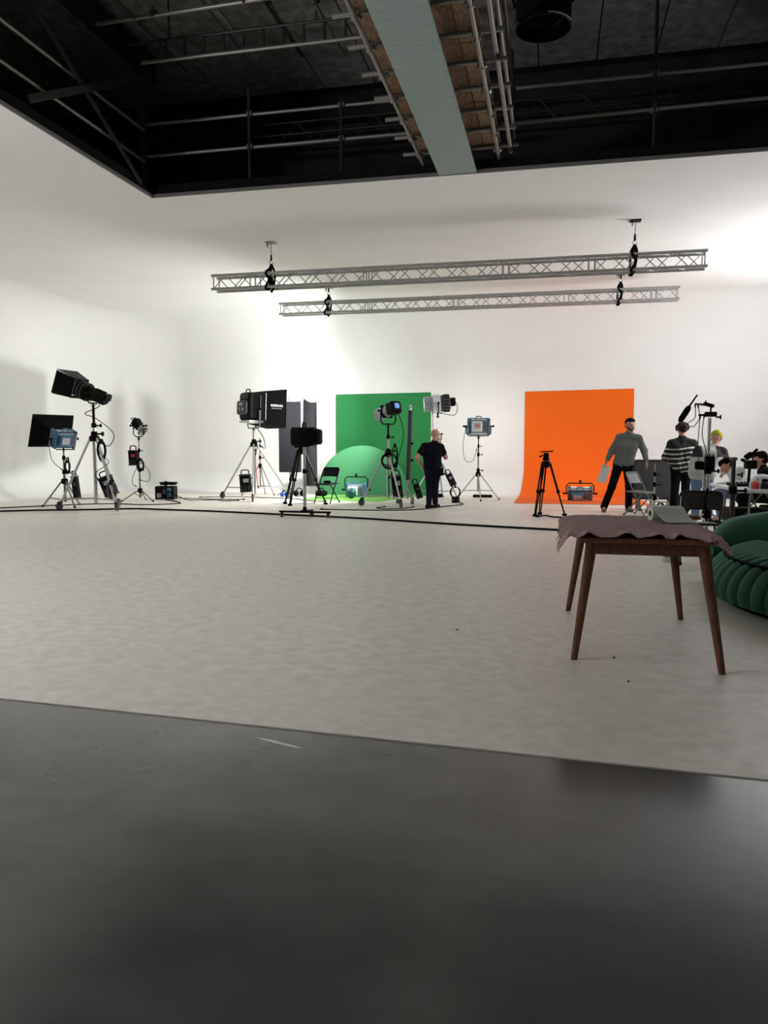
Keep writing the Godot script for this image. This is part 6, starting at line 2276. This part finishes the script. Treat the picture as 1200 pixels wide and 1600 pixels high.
	# striped sweater
	J = {"pel": Vector3(0.0, 0.9, 0), "che": Vector3(0.0, 1.2, 0.0), "nck": Vector3(0.0, 1.45, 0.02), "hd": Vector3(0.0, 1.6, 0.05), "face": Vector3(0.1, -0.25, 1),
		"sl": Vector3(0.2, 1.34, 0.0), "sr": Vector3(-0.2, 1.34, 0.0), "el": Vector3(0.3, 1.08, 0.02), "er": Vector3(-0.27, 1.07, 0.04), "wl": Vector3(0.18, 1.0, 0.24), "wr": Vector3(-0.1, 1.02, 0.26),
		"hl": Vector3(0.09, 0.88, 0), "hr": Vector3(-0.09, 0.88, 0), "kl": Vector3(0.11, 0.48, 0.0), "kr": Vector3(-0.09, 0.48, 0.02), "al": Vector3(0.12, 0.09, -0.03), "ar": Vector3(-0.1, 0.09, 0.0), "tl": Vector3(0.2, 0, 1), "tr": Vector3(-0.2, 0, 1)}
	person("curly-haired person from behind in black sweater with white stripes", Vector3(2.38, 0, -15.55), PI + 0.1, J, {"top": "vertex", "top_name": "striped_sweater", "paint": "stripes", "bottom": "trousers black", "hair": "hair brown", "style": "curly", "ease": 0.024, "girth": 1.12, "hem": 0.0, "cuff": 0.085})
	# yellow beanie, leaning over the table
	J = {"pel": Vector3(0.1, 0.83, 0), "che": Vector3(0.0, 1.1, 0.1), "nck": Vector3(-0.1, 1.27, 0.2), "hd": Vector3(-0.16, 1.41, 0.27), "face": Vector3(-0.5, -0.5, 1),
		"sl": Vector3(0.15, 1.2, 0.12), "sr": Vector3(-0.24, 1.18, 0.16), "el": Vector3(0.24, 0.96, 0.06), "er": Vector3(-0.36, 0.98, 0.32), "wl": Vector3(0.12, 0.86, 0.3), "wr": Vector3(-0.36, 0.82, 0.55),
		"hl": Vector3(0.18, 0.81, 0), "hr": Vector3(0.01, 0.81, 0), "kl": Vector3(0.2, 0.45, 0.02), "kr": Vector3(-0.0, 0.45, 0.02), "al": Vector3(0.2, 0.09, -0.05), "ar": Vector3(-0.02, 0.09, -0.02), "tl": Vector3(0.1, 0, 1), "tr": Vector3(-0.2, 0, 1)}
	person("person in yellow beanie, grey jacket and blue jeans leaning forward", Vector3(2.66, 0, -14.45), PI, J, {"top": "vertex", "top_name": "jacket", "paint": "jacket", "bottom": "jeans blue", "beanie": "beanie", "ease": 0.04, "girth": 1.2, "hem": 0.0, "shoe": "shoe brown", "cuff": 0.075})
	# seated at the right edge, profile to the left
	var sit := {"pel": Vector3(0, 0.52, 0), "che": Vector3(0, 0.8, 0.08), "nck": Vector3(0, 0.95, 0.14), "hd": Vector3(0, 1.07, 0.2), "face": Vector3(0, -0.25, 1),
		"sl": Vector3(0.19, 0.89, 0.1), "sr": Vector3(-0.19, 0.89, 0.1), "el": Vector3(0.24, 0.66, 0.14), "er": Vector3(-0.24, 0.66, 0.14), "wl": Vector3(0.12, 0.64, 0.36), "wr": Vector3(-0.12, 0.64, 0.36),
		"hl": Vector3(0.1, 0.51, 0.02), "hr": Vector3(-0.1, 0.51, 0.02), "kl": Vector3(0.14, 0.5, 0.42), "kr": Vector3(-0.14, 0.5, 0.42), "al": Vector3(0.14, 0.09, 0.36), "ar": Vector3(-0.14, 0.09, 0.36), "tl": Vector3(0, 0, 1), "tr": Vector3(0, 0, 1), "nl": Vector3(0, -1, 0), "nr": Vector3(0, -1, 0)}
	person("seated dark-haired man in black shirt at the right edge, looking left", Vector3(3.28, 0, -12.75), -PI / 2 - 0.25, sit, {"top": "navy shirt", "bottom": "trousers black", "hair": "hair dark", "ease": 0.018})
	var bent := sit.duplicate()
	bent.merge({"hd": Vector3(0, 0.96, 0.3), "nck": Vector3(0, 0.9, 0.2), "face": Vector3(0, -0.9, 1), "che": Vector3(0, 0.76, 0.12)}, true)
	person("dark-haired person in white shirt bent down behind the folding table", Vector3(3.1, 0, -13.65), -1.7, bent, {"top": "white cloth", "bottom": "jeans blue", "hair": "hair dark", "ease": 0.025})
	for q in [["round-topped dark stool under the seated man in black", Vector3(3.28, 0, -12.75)]]:
		t = thing("stool", q[0], "stool", q[1], 0.0, "stools behind the folding table")
		b = MB.new()
		b.lathe([Vector2(0, 0.34), Vector2(0.17, 0.34), Vector2(0.18, 0.36), Vector2(0.17, 0.385), Vector2(0, 0.39)], 20)
		obj("seat", b, M["black plastic"], t)
		for k in 4:
			var a := PI / 4 + TAU * k / 4
			rod("leg", Vector3(cos(a) * 0.12, 0.35, sin(a) * 0.12), Vector3(cos(a) * 0.2, 0.0, sin(a) * 0.2), 0.014, M["dark steel"], t)
